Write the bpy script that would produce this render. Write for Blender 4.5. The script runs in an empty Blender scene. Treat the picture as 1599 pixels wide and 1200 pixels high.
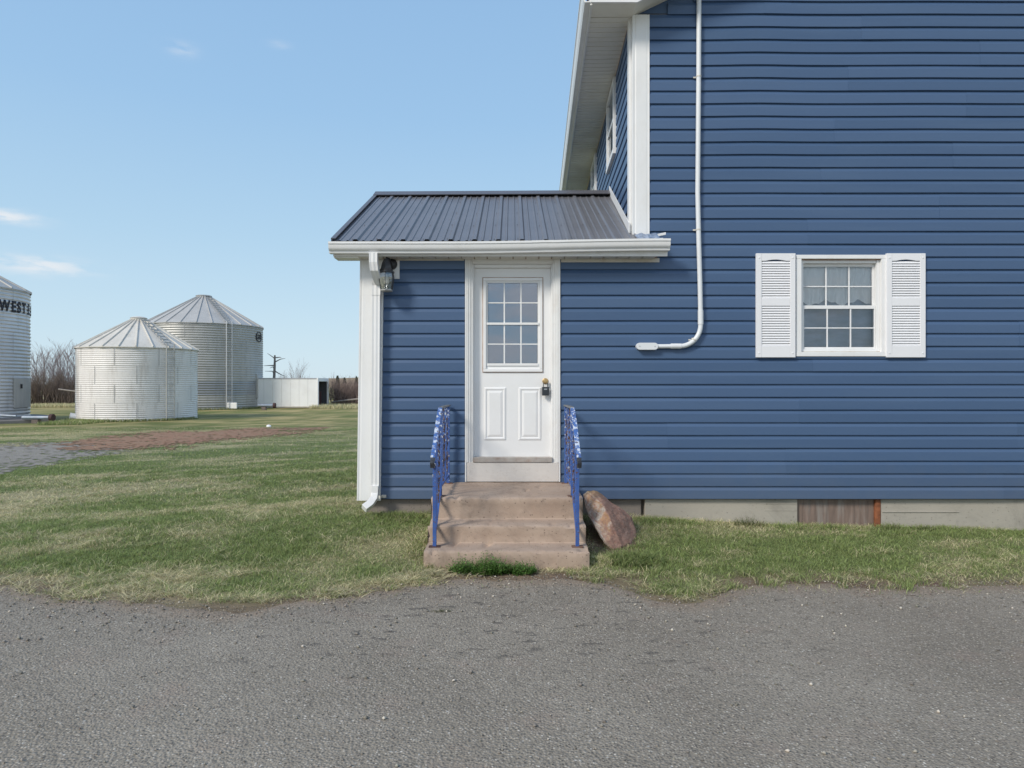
import bpy, bmesh, math, random
import numpy as np
from mathutils import Vector, Matrix, noise as mnoise

sc = bpy.context.scene
COL = sc.collection
R = math.radians
FPX = 1060.0          # focal length in pixels of a 1599 px wide picture
CAMH = 1.54
WY = 7.07             # the front wall plane

# ------------------------------------------------------------------ camera
cam = bpy.data.cameras.new("camera")
cam.sensor_width = 36.0
cam.lens = 36.0 * FPX / 1599.0
cam.clip_end = 3000.0
cam.clip_start = 0.05
camo = bpy.data.objects.new("camera", cam)
COL.objects.link(camo)
camo.location = (0, 0, CAMH)
camo.rotation_euler = (R(90), 0, 0)
sc.camera = camo

# ------------------------------------------------------------------ light
SUN_AZ = 48.0         # degrees left of straight behind the camera
SUN_EL = 37.0
ud = Vector((-math.sin(R(SUN_AZ)) * math.cos(R(SUN_EL)), -math.cos(R(SUN_AZ)) * math.cos(R(SUN_EL)), math.sin(R(SUN_EL))))
sl = bpy.data.lights.new("sun", 'SUN')
sl.energy = 2.9
sl.angle = R(13.0)
sl.color = (1.0, 0.93, 0.82)
so = bpy.data.objects.new("sun", sl)
COL.objects.link(so)
so.rotation_euler = ud.to_track_quat('Z', 'Y').to_euler()

world = bpy.data.worlds.new("World")
sc.world = world
world.use_nodes = True
wn = world.node_tree
wn.nodes.clear()
def N(t, typ, **kw):
    n = t.nodes.new(typ)
    for k, v in kw.items():
        setattr(n, k, v)
    return n
def L(t, a, b):
    t.links.new(a, b)
sky = N(wn, 'ShaderNodeTexSky', sky_type='NISHITA')
sky.sun_disc = False
sky.sun_elevation = R(SUN_EL)
sky.sun_rotation = R(180 + SUN_AZ)
sky.air_density = 1.0
sky.dust_density = 0.6
sky.ozone_density = 1.6
tc = N(wn, 'ShaderNodeTexCoord')
hs = N(wn, 'ShaderNodeHueSaturation')
hs.inputs['Saturation'].default_value = 0.80
L(wn, sky.outputs[0], hs.inputs['Color'])
# thin clouds: a stretched noise, thicker low down in the south behind the viewer, a few wisps in the view
nz = N(wn, 'ShaderNodeTexNoise'); nz.inputs['Scale'].default_value = 5.0; nz.inputs['Detail'].default_value = 6.0; nz.inputs['Roughness'].default_value = 0.6
mp = N(wn, 'ShaderNodeMapping'); mp.inputs['Scale'].default_value = (1, 1, 3.2)
L(wn, tc.outputs['Generated'], mp.inputs['Vector']); L(wn, mp.outputs[0], nz.inputs['Vector'])
sep = N(wn, 'ShaderNodeSeparateXYZ'); L(wn, tc.outputs['Generated'], sep.inputs[0])
def M(t, op, a, b=None, c=None, clamp=False):
    n = N(t, 'ShaderNodeMath', operation=op); n.use_clamp = clamp
    for i, v in enumerate((a, b, c)):
        if v is None: continue
        if isinstance(v, (int, float)): n.inputs[i].default_value = v
        else: L(t, v, n.inputs[i])
    return n.outputs[0]
def ramp(t, fac, stops, interp='LINEAR'):
    n = N(t, 'ShaderNodeValToRGB'); n.color_ramp.interpolation = interp
    e = n.color_ramp.elements
    while len(e) < len(stops): e.new(0.5)
    for el, (p, c) in zip(e, stops):
        el.position = p
        el.color = (c, c, c, 1) if isinstance(c, (int, float)) else (*c, 1)
    L(t, fac, n.inputs[0]); return n.outputs[0]
south = M(wn, 'MULTIPLY_ADD', sep.outputs['Y'], -1.3, 0.15, clamp=True)
c_s = M(wn, 'MULTIPLY', ramp(wn, nz.outputs['Fac'], [(0.43, 0.0), (0.56, 1.0)]), south)
masks = c_s
for (px, py, w_, h_, amp) in ((8, 338, 0.030, 0.0075, 1.0), (62, 415, 0.046, 0.0095, 1.0), (283, 77, 0.016, 0.0075, 0.35), (437, 70, 0.012, 0.005, 0.2)):
    v = Vector(((px - 800) / FPX, 1.0, (600 - py) / FPX)).normalized()
    rt = Vector((v.y, -v.x, 0)).normalized(); up = rt.cross(v).normalized()
    def dot(vec):
        n = N(wn, 'ShaderNodeVectorMath', operation='DOT_PRODUCT'); n.inputs[1].default_value = vec
        L(wn, tc.outputs['Generated'], n.inputs[0]); return n.outputs['Value']
    a = M(wn, 'DIVIDE', dot(rt), w_); b = M(wn, 'DIVIDE', dot(up), h_)
    d2 = M(wn, 'ADD', M(wn, 'MULTIPLY', a, a), M(wn, 'MULTIPLY', b, b))
    fr = M(wn, 'GREATER_THAN', dot(v), 0.0)
    g = M(wn, 'MULTIPLY', M(wn, 'POWER', 2.718, M(wn, 'MULTIPLY', d2, -1.0)), fr)
    n2 = N(wn, 'ShaderNodeTexNoise'); n2.inputs['Scale'].default_value = 30.0; n2.inputs['Detail'].default_value = 6.0
    m2 = N(wn, 'ShaderNodeMapping'); m2.inputs['Scale'].default_value = (1, 1, 3.5)
    L(wn, tc.outputs['Generated'], m2.inputs[0]); L(wn, m2.outputs[0], n2.inputs[0])
    g = M(wn, 'MULTIPLY', M(wn, 'MULTIPLY', g, ramp(wn, n2.outputs['Fac'], [(0.36, 0.0), (0.58, 1.0)])), amp)
    masks = M(wn, 'MAXIMUM', masks, g)
# a clear spring sky, paler and brighter towards the horizon all the way round
BGS = 0.12
cr = ramp(wn, M(wn, 'MULTIPLY_ADD', sep.outputs['Z'], 0.5, 0.5), [(0.495, (.67, .83, .93)), (.54, (.59, .785, .92)), (.60, (.47, .70, .90)), (.68, (.36, .60, .88)), (1.0, (.17, .36, .72))])
grd = N(wn, 'ShaderNodeVectorMath', operation='SCALE'); grd.inputs['Scale'].default_value = 1.0 / BGS
L(wn, cr, grd.inputs[0])
skm = N(wn, 'ShaderNodeMix', data_type='RGBA'); skm.inputs['Factor'].default_value = .85
L(wn, hs.outputs[0], skm.inputs['A']); L(wn, grd.outputs[0], skm.inputs['B'])
mixc = N(wn, 'ShaderNodeMix', data_type='RGBA')
L(wn, M(wn, 'MULTIPLY', masks, 0.8), mixc.inputs['Factor']); L(wn, skm.outputs['Result'], mixc.inputs['A'])
mixc.inputs['B'].default_value = (7.3, 7.35, 7.5, 1)
bg = N(wn, 'ShaderNodeBackground'); bg.inputs['Strength'].default_value = BGS
L(wn, mixc.outputs['Result'], bg.inputs['Color'])
wo = N(wn, 'ShaderNodeOutputWorld'); L(wn, bg.outputs[0], wo.inputs[0])

sc.view_settings.view_transform = 'Standard'
sc.view_settings.look = 'None'
sc.view_settings.gamma = 1
sc.view_settings.exposure = 0.0
sc.view_settings.use_curve_mapping = False

# ------------------------------------------------------------------ small numeric helpers
def PX(px, Y): return (px - 800) * Y / FPX
def PZ(py, Y): return CAMH + (600 - py) * Y / FPX
rng = np.random.default_rng(7)
random.seed(5)

def _hash(ix, iy, s):
    n = (ix.astype(np.int64) * 374761393 + iy.astype(np.int64) * 668265263 + s * 974634777) & 0xffffffff
    n = ((n ^ (n >> 13)) * 1274126177) & 0xffffffff
    return ((n ^ (n >> 16)) & 0xffff) / 65535.0
def vnoise(x, y, s=0):
    x = np.asarray(x, float); y = np.asarray(y, float)
    ix = np.floor(x); iy = np.floor(y); fx = x - ix; fy = y - iy
    fx = fx * fx * (3 - 2 * fx); fy = fy * fy * (3 - 2 * fy)
    a = _hash(ix, iy, s); b = _hash(ix + 1, iy, s); c = _hash(ix, iy + 1, s); d = _hash(ix + 1, iy + 1, s)
    return (a * (1 - fx) + b * fx) * (1 - fy) + (c * (1 - fx) + d * fx) * fy
def fbm(x, y, s=0, o=4):
    t = 0; a = .5; n = 0
    for i in range(o):
        t = t + a * vnoise(x * 2 ** i + 17.3 * i, y * 2 ** i - 9.1 * i, s + i); n += a; a *= .5
    return t / n
def sstep(a, b, x):
    t = np.clip((np.asarray(x, float) - a) / (b - a), 0, 1); return t * t * (3 - 2 * t)

def ground_z(x, y):
    x = np.asarray(x, float); y = np.asarray(y, float)
    A = np.interp(x, [-9, -5, -2, -.7, 1.0, 3.0, 5.4, 8], [.0, .07, .19, .19, .165, .075, .01, 0])
    return A * sstep(5.15, 7.1, y) * (1 - sstep(10, 20, y)) + (fbm(x * .9, y * .9, 3, 3) - .5) * .035 * sstep(4.9, 5.8, y) * (1 - sstep(25, 40, y))
EDGE = [(-400, 880), (0, 905), (60, 925), (150, 936), (250, 943), (330, 948), (400, 951), (440, 940), (500, 932), (560, 926), (620, 915), (680, 905), (760, 902), (860, 901),
        (940, 908), (1000, 925), (1060, 938), (1110, 936), (1150, 916), (1200, 908), (1300, 912), (1390, 918), (1460, 912), (1599, 909), (2000, 900)]
_ex = [PX(a, 1632 / (b - 600.)) for a, b in EDGE]; _ey = [1632 / (b - 600.) for a, b in EDGE]
def edge_y(x):
    x = np.asarray(x, float)
    return np.interp(x, _ex, _ey) + (fbm(x * 2.2, x * 0 + 3.3, 11, 6) - .5) * .34
def inpoly(x, y, poly):
    r = np.zeros(np.shape(x), bool); n = len(poly); j = n - 1
    for i in range(n):
        xi, yi = poly[i]; xj, yj = poly[j]
        c = ((yi > y) != (yj > y)) & (x < (xj - xi) * (y - yi) / (yj - yi + 1e-12) + xi)
        r ^= c; j = i
    return r
def wpoly(pts): return [(PX(a, 1632 / (b - 600.)), 1632 / (b - 600.)) for a, b in pts]
PATH = wpoly([(-500, 705), (0, 697), (60, 694), (125, 691), (185, 693), (200, 702), (150, 712), (110, 718), (60, 729), (0, 743), (-500, 790)])
DIRT = wpoly([(110, 689), (150, 683), (200, 679), (300, 674), (400, 670.5), (485, 667), (520, 667.5), (470, 674), (400, 683), (340, 688), (290, 695), (250, 700), (180, 704), (120, 703)])

def greenness(x, y):
    u_ = x * .96 + y * .28; v_ = y * .96 - x * .28
    a = fbm(u_ * .55 + 3, v_ * 1.5, 21, 4); b = fbm(u_ * 1.9, v_ * 3.4, 31, 4)
    g = .60 + 2.2 * (a - .5) + 1.5 * (b - .5)
    # the mown streaks of dry grass left of the porch
    u = (x + y * .9)
    g -= .34 * np.exp(-((y - 7.0) / 1.5) ** 2) * sstep(-2.0, -3.2, x) * (0.4 + fbm(x * .5, y * 2.0, 5, 3))
    g += .22 * sstep(8.5, 10, y) * (1 - sstep(14, 17, y))
    g += .25 * sstep(1.3, 2.0, x) * (y < 7.2) - .10 * (x < 1.3) * (x > -.9)
    e = edge_y(x)
    g -= .45 * (1 - sstep(0.02, .38, y - e)) * (y < 9)
    return np.clip(g, 0, 1)

# ------------------------------------------------------------------ materials
MATS = {}
def newmat(name):
    m = bpy.data.materials.new(name); m.use_nodes = True
    MATS[name] = m
    t = m.node_tree; b = t.nodes['Principled BSDF']
    return m, t, b
def objco(t, scale=1.0, sc3=None):
    c = N(t, 'ShaderNodeTexCoord'); mpn = N(t, 'ShaderNodeMapping')
    g = N(t, 'ShaderNodeNewGeometry')
    mpn.inputs['Scale'].default_value = sc3 if sc3 else (scale,) * 3
    L(t, g.outputs['Position'], mpn.inputs[0]); return mpn.outputs[0]
def noise(t, vec, scale, detail=4, rough=.55, dist=0):
    n = N(t, 'ShaderNodeTexNoise'); n.inputs['Scale'].default_value = scale; n.inputs['Detail'].default_value = detail
    n.inputs['Roughness'].default_value = rough; n.inputs['Distortion'].default_value = dist
    L(t, vec, n.inputs['Vector']); return n.outputs['Fac']
def mixcol(t, fac, a, b, blend='MIX'):
    n = N(t, 'ShaderNodeMix', data_type='RGBA'); n.blend_type = blend
    if isinstance(fac, (int, float)): n.inputs['Factor'].default_value = fac
    else: L(t, fac, n.inputs['Factor'])
    for k, v in (('A', a), ('B', b)):
        if isinstance(v, tuple): n.inputs[k].default_value = (*v, 1)
        else: L(t, v, n.inputs[k])
    return n.outputs['Result']
def bump(t, b, h, strength=.3, dist=.01, inp='Normal'):
    n = N(t, 'ShaderNodeBump'); n.inputs['Strength'].default_value = strength; n.inputs['Distance'].default_value = dist
    L(t, h, n.inputs['Height']); L(t, n.outputs[0], b.inputs['Normal']); return n

def simple(name, col, rough=.5, metal=0., var=.12, scale=6., dirt=None, dirt_amt=.3, dscale=3., stretch=None, bumpv=.0, bscale=60, bdist=.003, spec=.5):
    m, t, b = newmat(name)
    v = objco(t, 1, stretch)
    n1 = noise(t, v, scale, 5)
    k = ramp(t, n1, [(.3, 1 - var), (.7, 1 + var)])
    c = mixcol(t, 1.0, col, k, 'MULTIPLY')
    n = t.nodes[-1]
    if dirt:
        n2 = noise(t, v, dscale, 7, .65)
        f = M(t, 'MULTIPLY', ramp(t, n2, [(.48, 0.), (.72, 1.)]), dirt_amt)
        c = mixcol(t, f, c, dirt)
    L(t, c, b.inputs['Base Color'])
    b.inputs['Roughness'].default_value = rough; b.inputs['Metallic'].default_value = metal
    b.inputs['Specular IOR Level'].default_value = spec
    if bumpv:
        bump(t, b, noise(t, v, bscale, 4), bumpv, bdist)
    return m

# ramp outputs values > 1 are clamped in colour ramps, so keep base colours a touch bright
def m_siding():
    m, t, b = newmat('blue_vinyl')
    v = objco(t); oi = N(t, 'ShaderNodeObjectInfo')
    base = mixcol(t, oi.outputs['Random'], (.054, .103, .200), (.065, .118, .224))
    n1 = noise(t, objco(t, 1, (.5, .5, 5)), 1.6, 5)
    base = mixcol(t, M(t, 'MULTIPLY', ramp(t, n1, [(.45, 0.), (.7, 1.)]), .35), base, (.080, .135, .235))
    # rain-splashed dust low on the wall
    g = N(t, 'ShaderNodeNewGeometry'); sx = N(t, 'ShaderNodeSeparateXYZ'); L(t, g.outputs['Position'], sx.inputs[0])
    low = ramp(t, M(t, 'ADD', M(t, 'MULTIPLY', sx.outputs['Z'], .5), M(t, 'MULTIPLY', noise(t, v, 6, 6, .7), .25)), [(.28, 1.), (.50, 0.)])
    base = mixcol(t, M(t, 'MULTIPLY', low, .16), base, (.20, .185, .165))
    sc_ = ramp(t, noise(t, objco(t, 1, (1, 1, 4)), 38, 4, .75), [(.72, 0.), (.80, 1.)])
    base = mixcol(t, M(t, 'MULTIPLY', sc_, .4), base, (.22, .25, .30))
    L(t, base, b.inputs['Base Color']); b.inputs['Roughness'].default_value = .45
    bump(t, b, noise(t, objco(t, 1, (.4, 1, 1)), 30, 4), .12, .002); return m
SIDING = m_siding()
WHITE = simple('white_vinyl', (.80, .80, .80), .38, var=.03, scale=2, dirt=(.55, .52, .47), dirt_amt=.25, dscale=4, stretch=(2, 2, .7), bumpv=.05, bscale=40, bdist=.001)
DOORW = simple('white_door_paint', (.82, .82, .82), .33, var=.02, scale=2, dirt=(.66, .63, .58), dirt_amt=.2, dscale=3)
AGEDW = simple('weathered_white_trim', (.66, .63, .57), .6, var=.06, scale=5, dirt=(.38, .24, .15), dirt_amt=.45, dscale=9, bumpv=.2)
CASEW = simple('white_casing', (.74, .74, .73), .45, var=.03, scale=3, dirt=(.5, .38, .28), dirt_amt=.22, dscale=5)
SOFFM = simple('grey_soffit', (.80, .78, .72), .55, var=.05, scale=1.5, dirt=(.45, .38, .28), dirt_amt=.4, dscale=1.4)
RUSTB = simple('rusty_brown_strip', (.36, .22, .15), .8, var=.2, scale=14, dirt=(.65, .6, .52), dirt_amt=.5, dscale=11)
ROOFM = simple('charcoal_steel', (.150, .150, .165), .38, var=.08, scale=2.5, dirt=(.17, .17, .19), dirt_amt=.3, dscale=5, spec=.6)
ROOFD = simple('dark_steel_ridge', (.115, .112, .125), .4, var=.08)
FLASHB = simple('crumpled_blue_flashing', (.19, .25, .36), .4, var=.35, scale=22, dirt=(.5, .53, .58), dirt_amt=.5, dscale=30, bumpv=.5, bscale=30, bdist=.006)
BLACKM = simple('black_metal', (.022, .023, .028), .42, var=.3, scale=30, dirt=(.10, .11, .12), dirt_amt=.4, dscale=30)
BRASS = simple('worn_brass', (.52, .36, .17), .35, metal=.7, var=.2, scale=30)
LOCKG = simple('dark_lockbox', (.030, .036, .044), .5, var=.1)
GREYP = simple('pale_print', (.42, .45, .48), .6)
PVC = simple('grey_white_pvc', (.72, .74, .76), .4, var=.03, scale=3)
SHUT = simple('white_shutter_plastic', (.80, .80, .82), .5, var=.02, scale=2, bumpv=.08, bscale=90, bdist=.001)
DARKIN = simple('room_dark', (.10, .10, .11), .9)
SHINGLE = simple('dark_shingles', (.06, .06, .065), .9, var=.3, scale=20)
LETTER = simple('black_painted_lettering', (.012, .012, .022), .6, var=.2, scale=20)
BINRIBD = simple('bin_rib_dark', (.42, .42, .42), .45, metal=.4, var=.1)
ORUST = simple('orange_rusted_iron', (.24, .085, .038), .85, var=.4, scale=18, dirt=(.08, .04, .03), dirt_amt=.7, dscale=14, bumpv=.4)
WOODG = simple('weathered_wood', (.16, .13, .115), .85, var=.25, scale=10, stretch=(1, 1, .2))
BARK = simple('grey_bark', (.27, .24, .215), .9, var=.25, scale=12)
TWIG = simple('brown_twigs', (.24, .175, .15), .9, var=.25, scale=3)
TWIGP = simple('purplish_twigs', (.28, .23, .23), .9, var=.2, scale=3)
TWIGD = simple('dark_brush_twigs', (.16, .12, .095), .9, var=.3, scale=3)
EVERG = simple('spruce_needles', (.035, .05, .03), .9, var=.3, scale=6)
HILLM = simple('far_field', (.30, .22, .13), .95, var=.15, scale=.05, dirt=(.22, .13, .10), dirt_amt=.7, dscale=.03)
BLUEPIPE = simple('blue_grey_tube', (.25, .30, .37), .45, metal=.3, var=.15, dirt=(.3, .2, .15), dirt_amt=.3, dscale=5)
RUSTD = simple('dark_rusted_end', (.07, .035, .035), .8, var=.2)
TRAILW = simple('white_container_paint', (.88, .88, .88), .45, var=.03, scale=.7, dirt=(.6, .55, .5), dirt_amt=.2, dscale=1.2)
MAROON = simple('dark_maroon', (.07, .022, .022), .7)

def concrete_mat(name, base, dark, light, pit=.5, scale=1., damp=None):
    m, t, b = newmat(name)
    v = objco(t)
    n1 = noise(t, v, 3.5 * scale, 8, .65); n2 = noise(t, v, 90 * scale, 4, .7); n3 = noise(t, v, 14 * scale, 6, .7)
    c = mixcol(t, ramp(t, n1, [(.35, 0.), (.65, 1.)]), base, light)
    c = mixcol(t, M(t, 'MULTIPLY', ramp(t, n3, [(.55, 0.), (.75, 1.)]), .6), c, dark)
    c = mixcol(t, M(t, 'MULTIPLY', ramp(t, n2, [(.35, 0.), (.65, 1.)]), .35), c, light)
    geo = N(t, 'ShaderNodeNewGeometry'); pn = ramp(t, geo.outputs['Pointiness'], [(.505, 0.), (.56, 1.)])
    c = mixcol(t, M(t, 'MULTIPLY', pn, .6), c, light)
    stn = ramp(t, noise(t, v, 1.7 * scale, 6, .7, .8), [(.52, 0.), (.66, 1.)])
    c = mixcol(t, M(t, 'MULTIPLY', stn, .42), c, dark)
    vo = N(t, 'ShaderNodeTexVoronoi'); vo.inputs['Scale'].default_value = 60 * scale; L(t, v, vo.inputs['Vector'])
    # pits: only some voronoi cells carry one
    sepc = N(t, 'ShaderNodeSeparateColor'); L(t, vo.outputs['Color'], sepc.inputs[0])
    hole = M(t, 'MULTIPLY', M(t, 'LESS_THAN', vo.outputs['Distance'], M(t, 'MULTIPLY_ADD', sepc.outputs[1], .34, .06)), M(t, 'GREATER_THAN', sepc.outputs[0], M(t, 'MULTIPLY_ADD', n1, -.5, 1.02)))
    c = mixcol(t, M(t, 'MULTIPLY', hole, pit), c, dark)
    L(t, c, b.inputs['Base Color']); b.inputs['Roughness'].default_value = .9
    h = M(t, 'SUBTRACT', M(t, 'ADD', M(t, 'MULTIPLY', n2, .5), n3), M(t, 'MULTIPLY', hole, .8))
    bump(t, b, h, .55, .006)
    return m
STEPM = concrete_mat('pinkish_step_concrete', (.345, .25, .19), (.15, .11, .085), (.45, .345, .27), .75)
FOUNDM = concrete_mat('foundation_concrete', (.31, .285, .245), (.13, .12, .105), (.43, .395, .34), .4, .6)
FOUNDD = concrete_mat('dark_foundation_concrete', (.22, .185, .15), (.08, .07, .065), (.25, .22, .20), .4, .7)
PADM = concrete_mat('pad_concrete', (.17, .15, .145), (.08, .07, .07), (.26, .24, .23), .3, .5)
APRONM = concrete_mat('painted_sill', (.60, .555, .50), (.45, .36, .29), (.66, .63, .60), .12, .7)

def m_asphalt():
    m, t, b = newmat('worn_asphalt')
    v = objco(t)
    big = noise(t, v, .9, 5, .6); mid = noise(t, v, 9, 6, .7); fine = noise(t, v, 120, 3, .7)
    base = mixcol(t, ramp(t, big, [(.35, 0.), (.65, 1.)]), (.275, .238, .188), (.37, .325, .262))
    base = mixcol(t, ramp(t, fine, [(.35, 0.), (.65, 1.)]), mixcol(t, .55, base, (.075, .065, .055)), base)
    vo = N(t, 'ShaderNodeTexVoronoi'); vo.inputs['Scale'].default_value = 78; L(t, v, vo.inputs['Vector'])
    s = N(t, 'ShaderNodeSeparateColor'); L(t, vo.outputs['Color'], s.inputs[0])
    stone = M(t, 'LESS_THAN', vo.outputs['Distance'], .42)
    tone = ramp(t, s.outputs[0], [(0., (.09, .08, .068)), (.35, (.22, .192, .162)), (.75, (.37, .33, .28)), (.93, (.42, .375, .31)), (1., (.58, .53, .45))])
    c = mixcol(t, M(t, 'MULTIPLY', stone, .85), base, tone)
    vo2 = N(t, 'ShaderNodeTexVoronoi'); vo2.inputs['Scale'].default_value = 46; L(t, v, vo2.inputs['Vector'])
    s2 = N(t, 'ShaderNodeSeparateColor'); L(t, vo2.outputs['Color'], s2.inputs[0])
    w = M(t, 'MULTIPLY', M(t, 'LESS_THAN', vo2.outputs['Distance'], .24), M(t, 'GREATER_THAN', s2.outputs[1], .90))
    c = mixcol(t, M(t, 'MULTIPLY', w, .85), c, mixcol(t, s2.outputs[2], (.30, .27, .23), (.60, .56, .50)))
    # oily and damp spots, more of them in front of the steps
    geo = N(t, 'ShaderNodeNewGeometry'); sx = N(t, 'ShaderNodeSeparateXYZ'); L(t, geo.outputs['Position'], sx.inputs[0])
    vs = objco(t, 1, (1, 2.0, 1))
    sp = noise(t, vs, 5.5, 5, .66)
    near = M(t, 'MULTIPLY', ramp(t, M(t, 'MULTIPLY_ADD', sx.outputs['Y'], .2, 0.), [(.66, 0.), (.80, 1.)]),
             ramp(t, M(t, 'MULTIPLY_ADD', sx.outputs['X'], .1, .5), [(.28, 0.), (.40, 1.), (.60, 1.), (.72, 0.)]))
    spot = M(t, 'MULTIPLY', ramp(t, sp, [(.575, 0.), (.64, 1.)]), M(t, 'MULTIPLY_ADD', near, .70, .12))
    c = mixcol(t, M(t, 'MULTIPLY', spot, .8), c, (.06, .055, .05))
    b_ = noise(t, v, 2.5, 5, .6)
    c = mixcol(t, M(t, 'MULTIPLY', ramp(t, b_, [(.55, 0.), (.75, 1.)]), .28), c, (.33, .235, .19))
    at = N(t, 'ShaderNodeAttribute', attribute_name='tint')
    dust = ramp(t, M(t, 'ADD', M(t, 'MULTIPLY', at.outputs['Fac'], .62), M(t, 'MULTIPLY', mid, .55)), [(.50, 0.), (.80, 1.)])
    c = mixcol(t, M(t, 'MULTIPLY', dust, .8), c, mixcol(t, fine, (.17, .115, .08), (.40, .32, .24)))
    L(t, c, b.inputs['Base Color']); b.inputs['Roughness'].default_value = .9; b.inputs['Specular IOR Level'].default_value = .3
    h = M(t, 'ADD', M(t, 'MULTIPLY', vo.outputs['Distance'], -1.0), M(t, 'MULTIPLY', mid, .8))
    bump(t, b, h, .9, .006)
    return m
ASPH = m_asphalt()

def m_ground():
    m, t, b = newmat('lawn_soil')
    v = objco(t)
    at = N(t, 'ShaderNodeAttribute', attribute_name='tint')
    vs = objco(t, 1, (1, 2.5, 1))
    n1 = noise(t, vs, 5, 8, .75); n2 = noise(t, v, 38, 5, .7)
    c = mixcol(t, 1.0, at.outputs['Color'], ramp(t, n1, [(.30, .55), (.72, 1.)]), 'MULTIPLY')
    c = mixcol(t, M(t, 'MULTIPLY', ramp(t, n2, [(.5, 0.), (.72, 1.)]), .5), c, (.25, .22, .13))
    c = mixcol(t, M(t, 'MULTIPLY', ramp(t, n2, [(.28, 1.), (.5, 0.)]), .6), c, (.03, .035, .015))
    L(t, c, b.inputs['Base Color']); b.inputs['Roughness'].default_value = .95
    bump(t, b, M(t, 'ADD', n2, n1), .8, .03)
    return m
GROUNDM = m_ground()
def m_blades(name, rough=.6):
    m, t, b = newmat(name)
    at = N(t, 'ShaderNodeAttribute', attribute_name='tint')
    L(t, at.outputs['Color'], b.inputs['Base Color']); b.inputs['Roughness'].default_value = rough
    b.inputs['Specular IOR Level'].default_value = .3
    tr = N(t, 'ShaderNodeBsdfTranslucent'); L(t, at.outputs['Color'], tr.inputs['Color'])
    mx = N(t, 'ShaderNodeMixShader'); mx.inputs[0].default_value = .3
    out = t.nodes['Material Output']
    L(t, b.outputs[0], mx.inputs[1]); L(t, tr.outputs[0], mx.inputs[2]); L(t, mx.outputs[0], out.inputs[0])
    return m
BLADE = m_blades('grass_blades')
LEAFM = m_blades('weed_leaves', .5)
def m_gravel(name, a, b_, scale):
    m, t, b = newmat(name)
    v = objco(t)
    vs = objco(t, 1, (1, 2.2, 1))
    n = noise(t, vs, 2.5, 8, .75); f = noise(t, v, scale, 4, .8)
    c = mixcol(t, ramp(t, n, [(.35, 0.), (.65, 1.)]), a, b_)
    c = mixcol(t, 1., c, ramp(t, f, [(.3, .55), (.7, 1.)]), 'MULTIPLY')
    L(t, c, b.inputs['Base Color']); b.inputs['Roughness'].default_value = .95
    bump(t, b, f, .8, .02); return m
PATHM = m_gravel('grey_gravel', (.30, .27, .23), (.42, .375, .32), 40)
DIRTM = m_gravel('red_dirt', (.37, .165, .09), (.40, .27, .17), 18)
def m_stone():
    m, t, b = newmat('loose_gravel')
    oi = N(t, 'ShaderNodeAttribute', attribute_name='tint')
    L(t, oi.outputs['Color'], b.inputs['Base Color']); b.inputs['Roughness'].default_value = .85
    return m
STONEM = m_stone()

def m_rock():
    m, t, b = newmat('red_sandstone')
    v = objco(t)
    vs = objco(t, 1, (1.0, 1.0, 2.6))
    g = N(t, 'ShaderNodeNewGeometry'); sx = N(t, 'ShaderNodeSeparateXYZ'); L(t, g.outputs['Position'], sx.inputs[0])
    n1 = noise(t, v, 7, 7, .65, .6); n2 = noise(t, v, 26, 5, .7); n3 = noise(t, vs, 14, 6, .6, 1.2)
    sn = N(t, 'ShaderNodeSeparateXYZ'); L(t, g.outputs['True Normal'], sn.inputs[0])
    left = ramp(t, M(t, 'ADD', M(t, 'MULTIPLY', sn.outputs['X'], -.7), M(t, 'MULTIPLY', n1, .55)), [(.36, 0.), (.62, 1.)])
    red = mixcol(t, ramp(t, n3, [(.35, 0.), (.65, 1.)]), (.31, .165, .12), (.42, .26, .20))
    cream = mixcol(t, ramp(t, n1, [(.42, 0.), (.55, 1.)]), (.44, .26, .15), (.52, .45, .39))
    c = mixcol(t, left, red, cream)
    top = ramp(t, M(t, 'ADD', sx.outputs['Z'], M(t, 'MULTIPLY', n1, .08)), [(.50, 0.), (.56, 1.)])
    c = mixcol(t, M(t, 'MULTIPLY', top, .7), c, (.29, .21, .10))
    c = mixcol(t, M(t, 'MULTIPLY', ramp(t, n2, [(.55, 0.), (.7, 1.)]), .4), c, (.12, .085, .07))
    L(t, c, b.inputs['Base Color']); b.inputs['Roughness'].default_value = .85
    bump(t, b, M(t, 'ADD', M(t, 'ADD', n1, n2), M(t, 'MULTIPLY', n3, 1.6)), .9, .016)
    return m
ROCKM = m_rock()

def m_peel():
    m, t, b = newmat('peeling_blue_paint')
    v = objco(t)
    n1 = noise(t, v, 28, 6, .7); n2 = noise(t, v, 60, 4, .7); n3 = noise(t, v, 9, 5, .6)
    g = N(t, 'ShaderNodeNewGeometry'); sx = N(t, 'ShaderNodeSeparateXYZ'); L(t, g.outputs['Position'], sx.inputs[0])
    blue = mixcol(t, ramp(t, n3, [(.3, 0.), (.7, 1.)]), (.030, .080, .29), (.05, .125, .37))
    hi = ramp(t, M(t, 'MULTIPLY', sx.outputs['Z'], .5), [(.30, 0.), (.58, .10)])
    wf = ramp(t, M(t, 'ADD', n1, hi), [(.645, 0.), (.675, 1.)])
    c = mixcol(t, wf, blue, (.62, .66, .72))
    rf = ramp(t, M(t, 'SUBTRACT', n2, M(t, 'MULTIPLY', sx.outputs['Z'], .04)), [(.57, 0.), (.60, 1.)])
    c = mixcol(t, rf, c, (.13, .06, .035))
    L(t, c, b.inputs['Base Color']); b.inputs['Roughness'].default_value = .5
    bump(t, b, M(t, 'ADD', wf, rf), .5, .002); return m
PEEL = m_peel()
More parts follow.
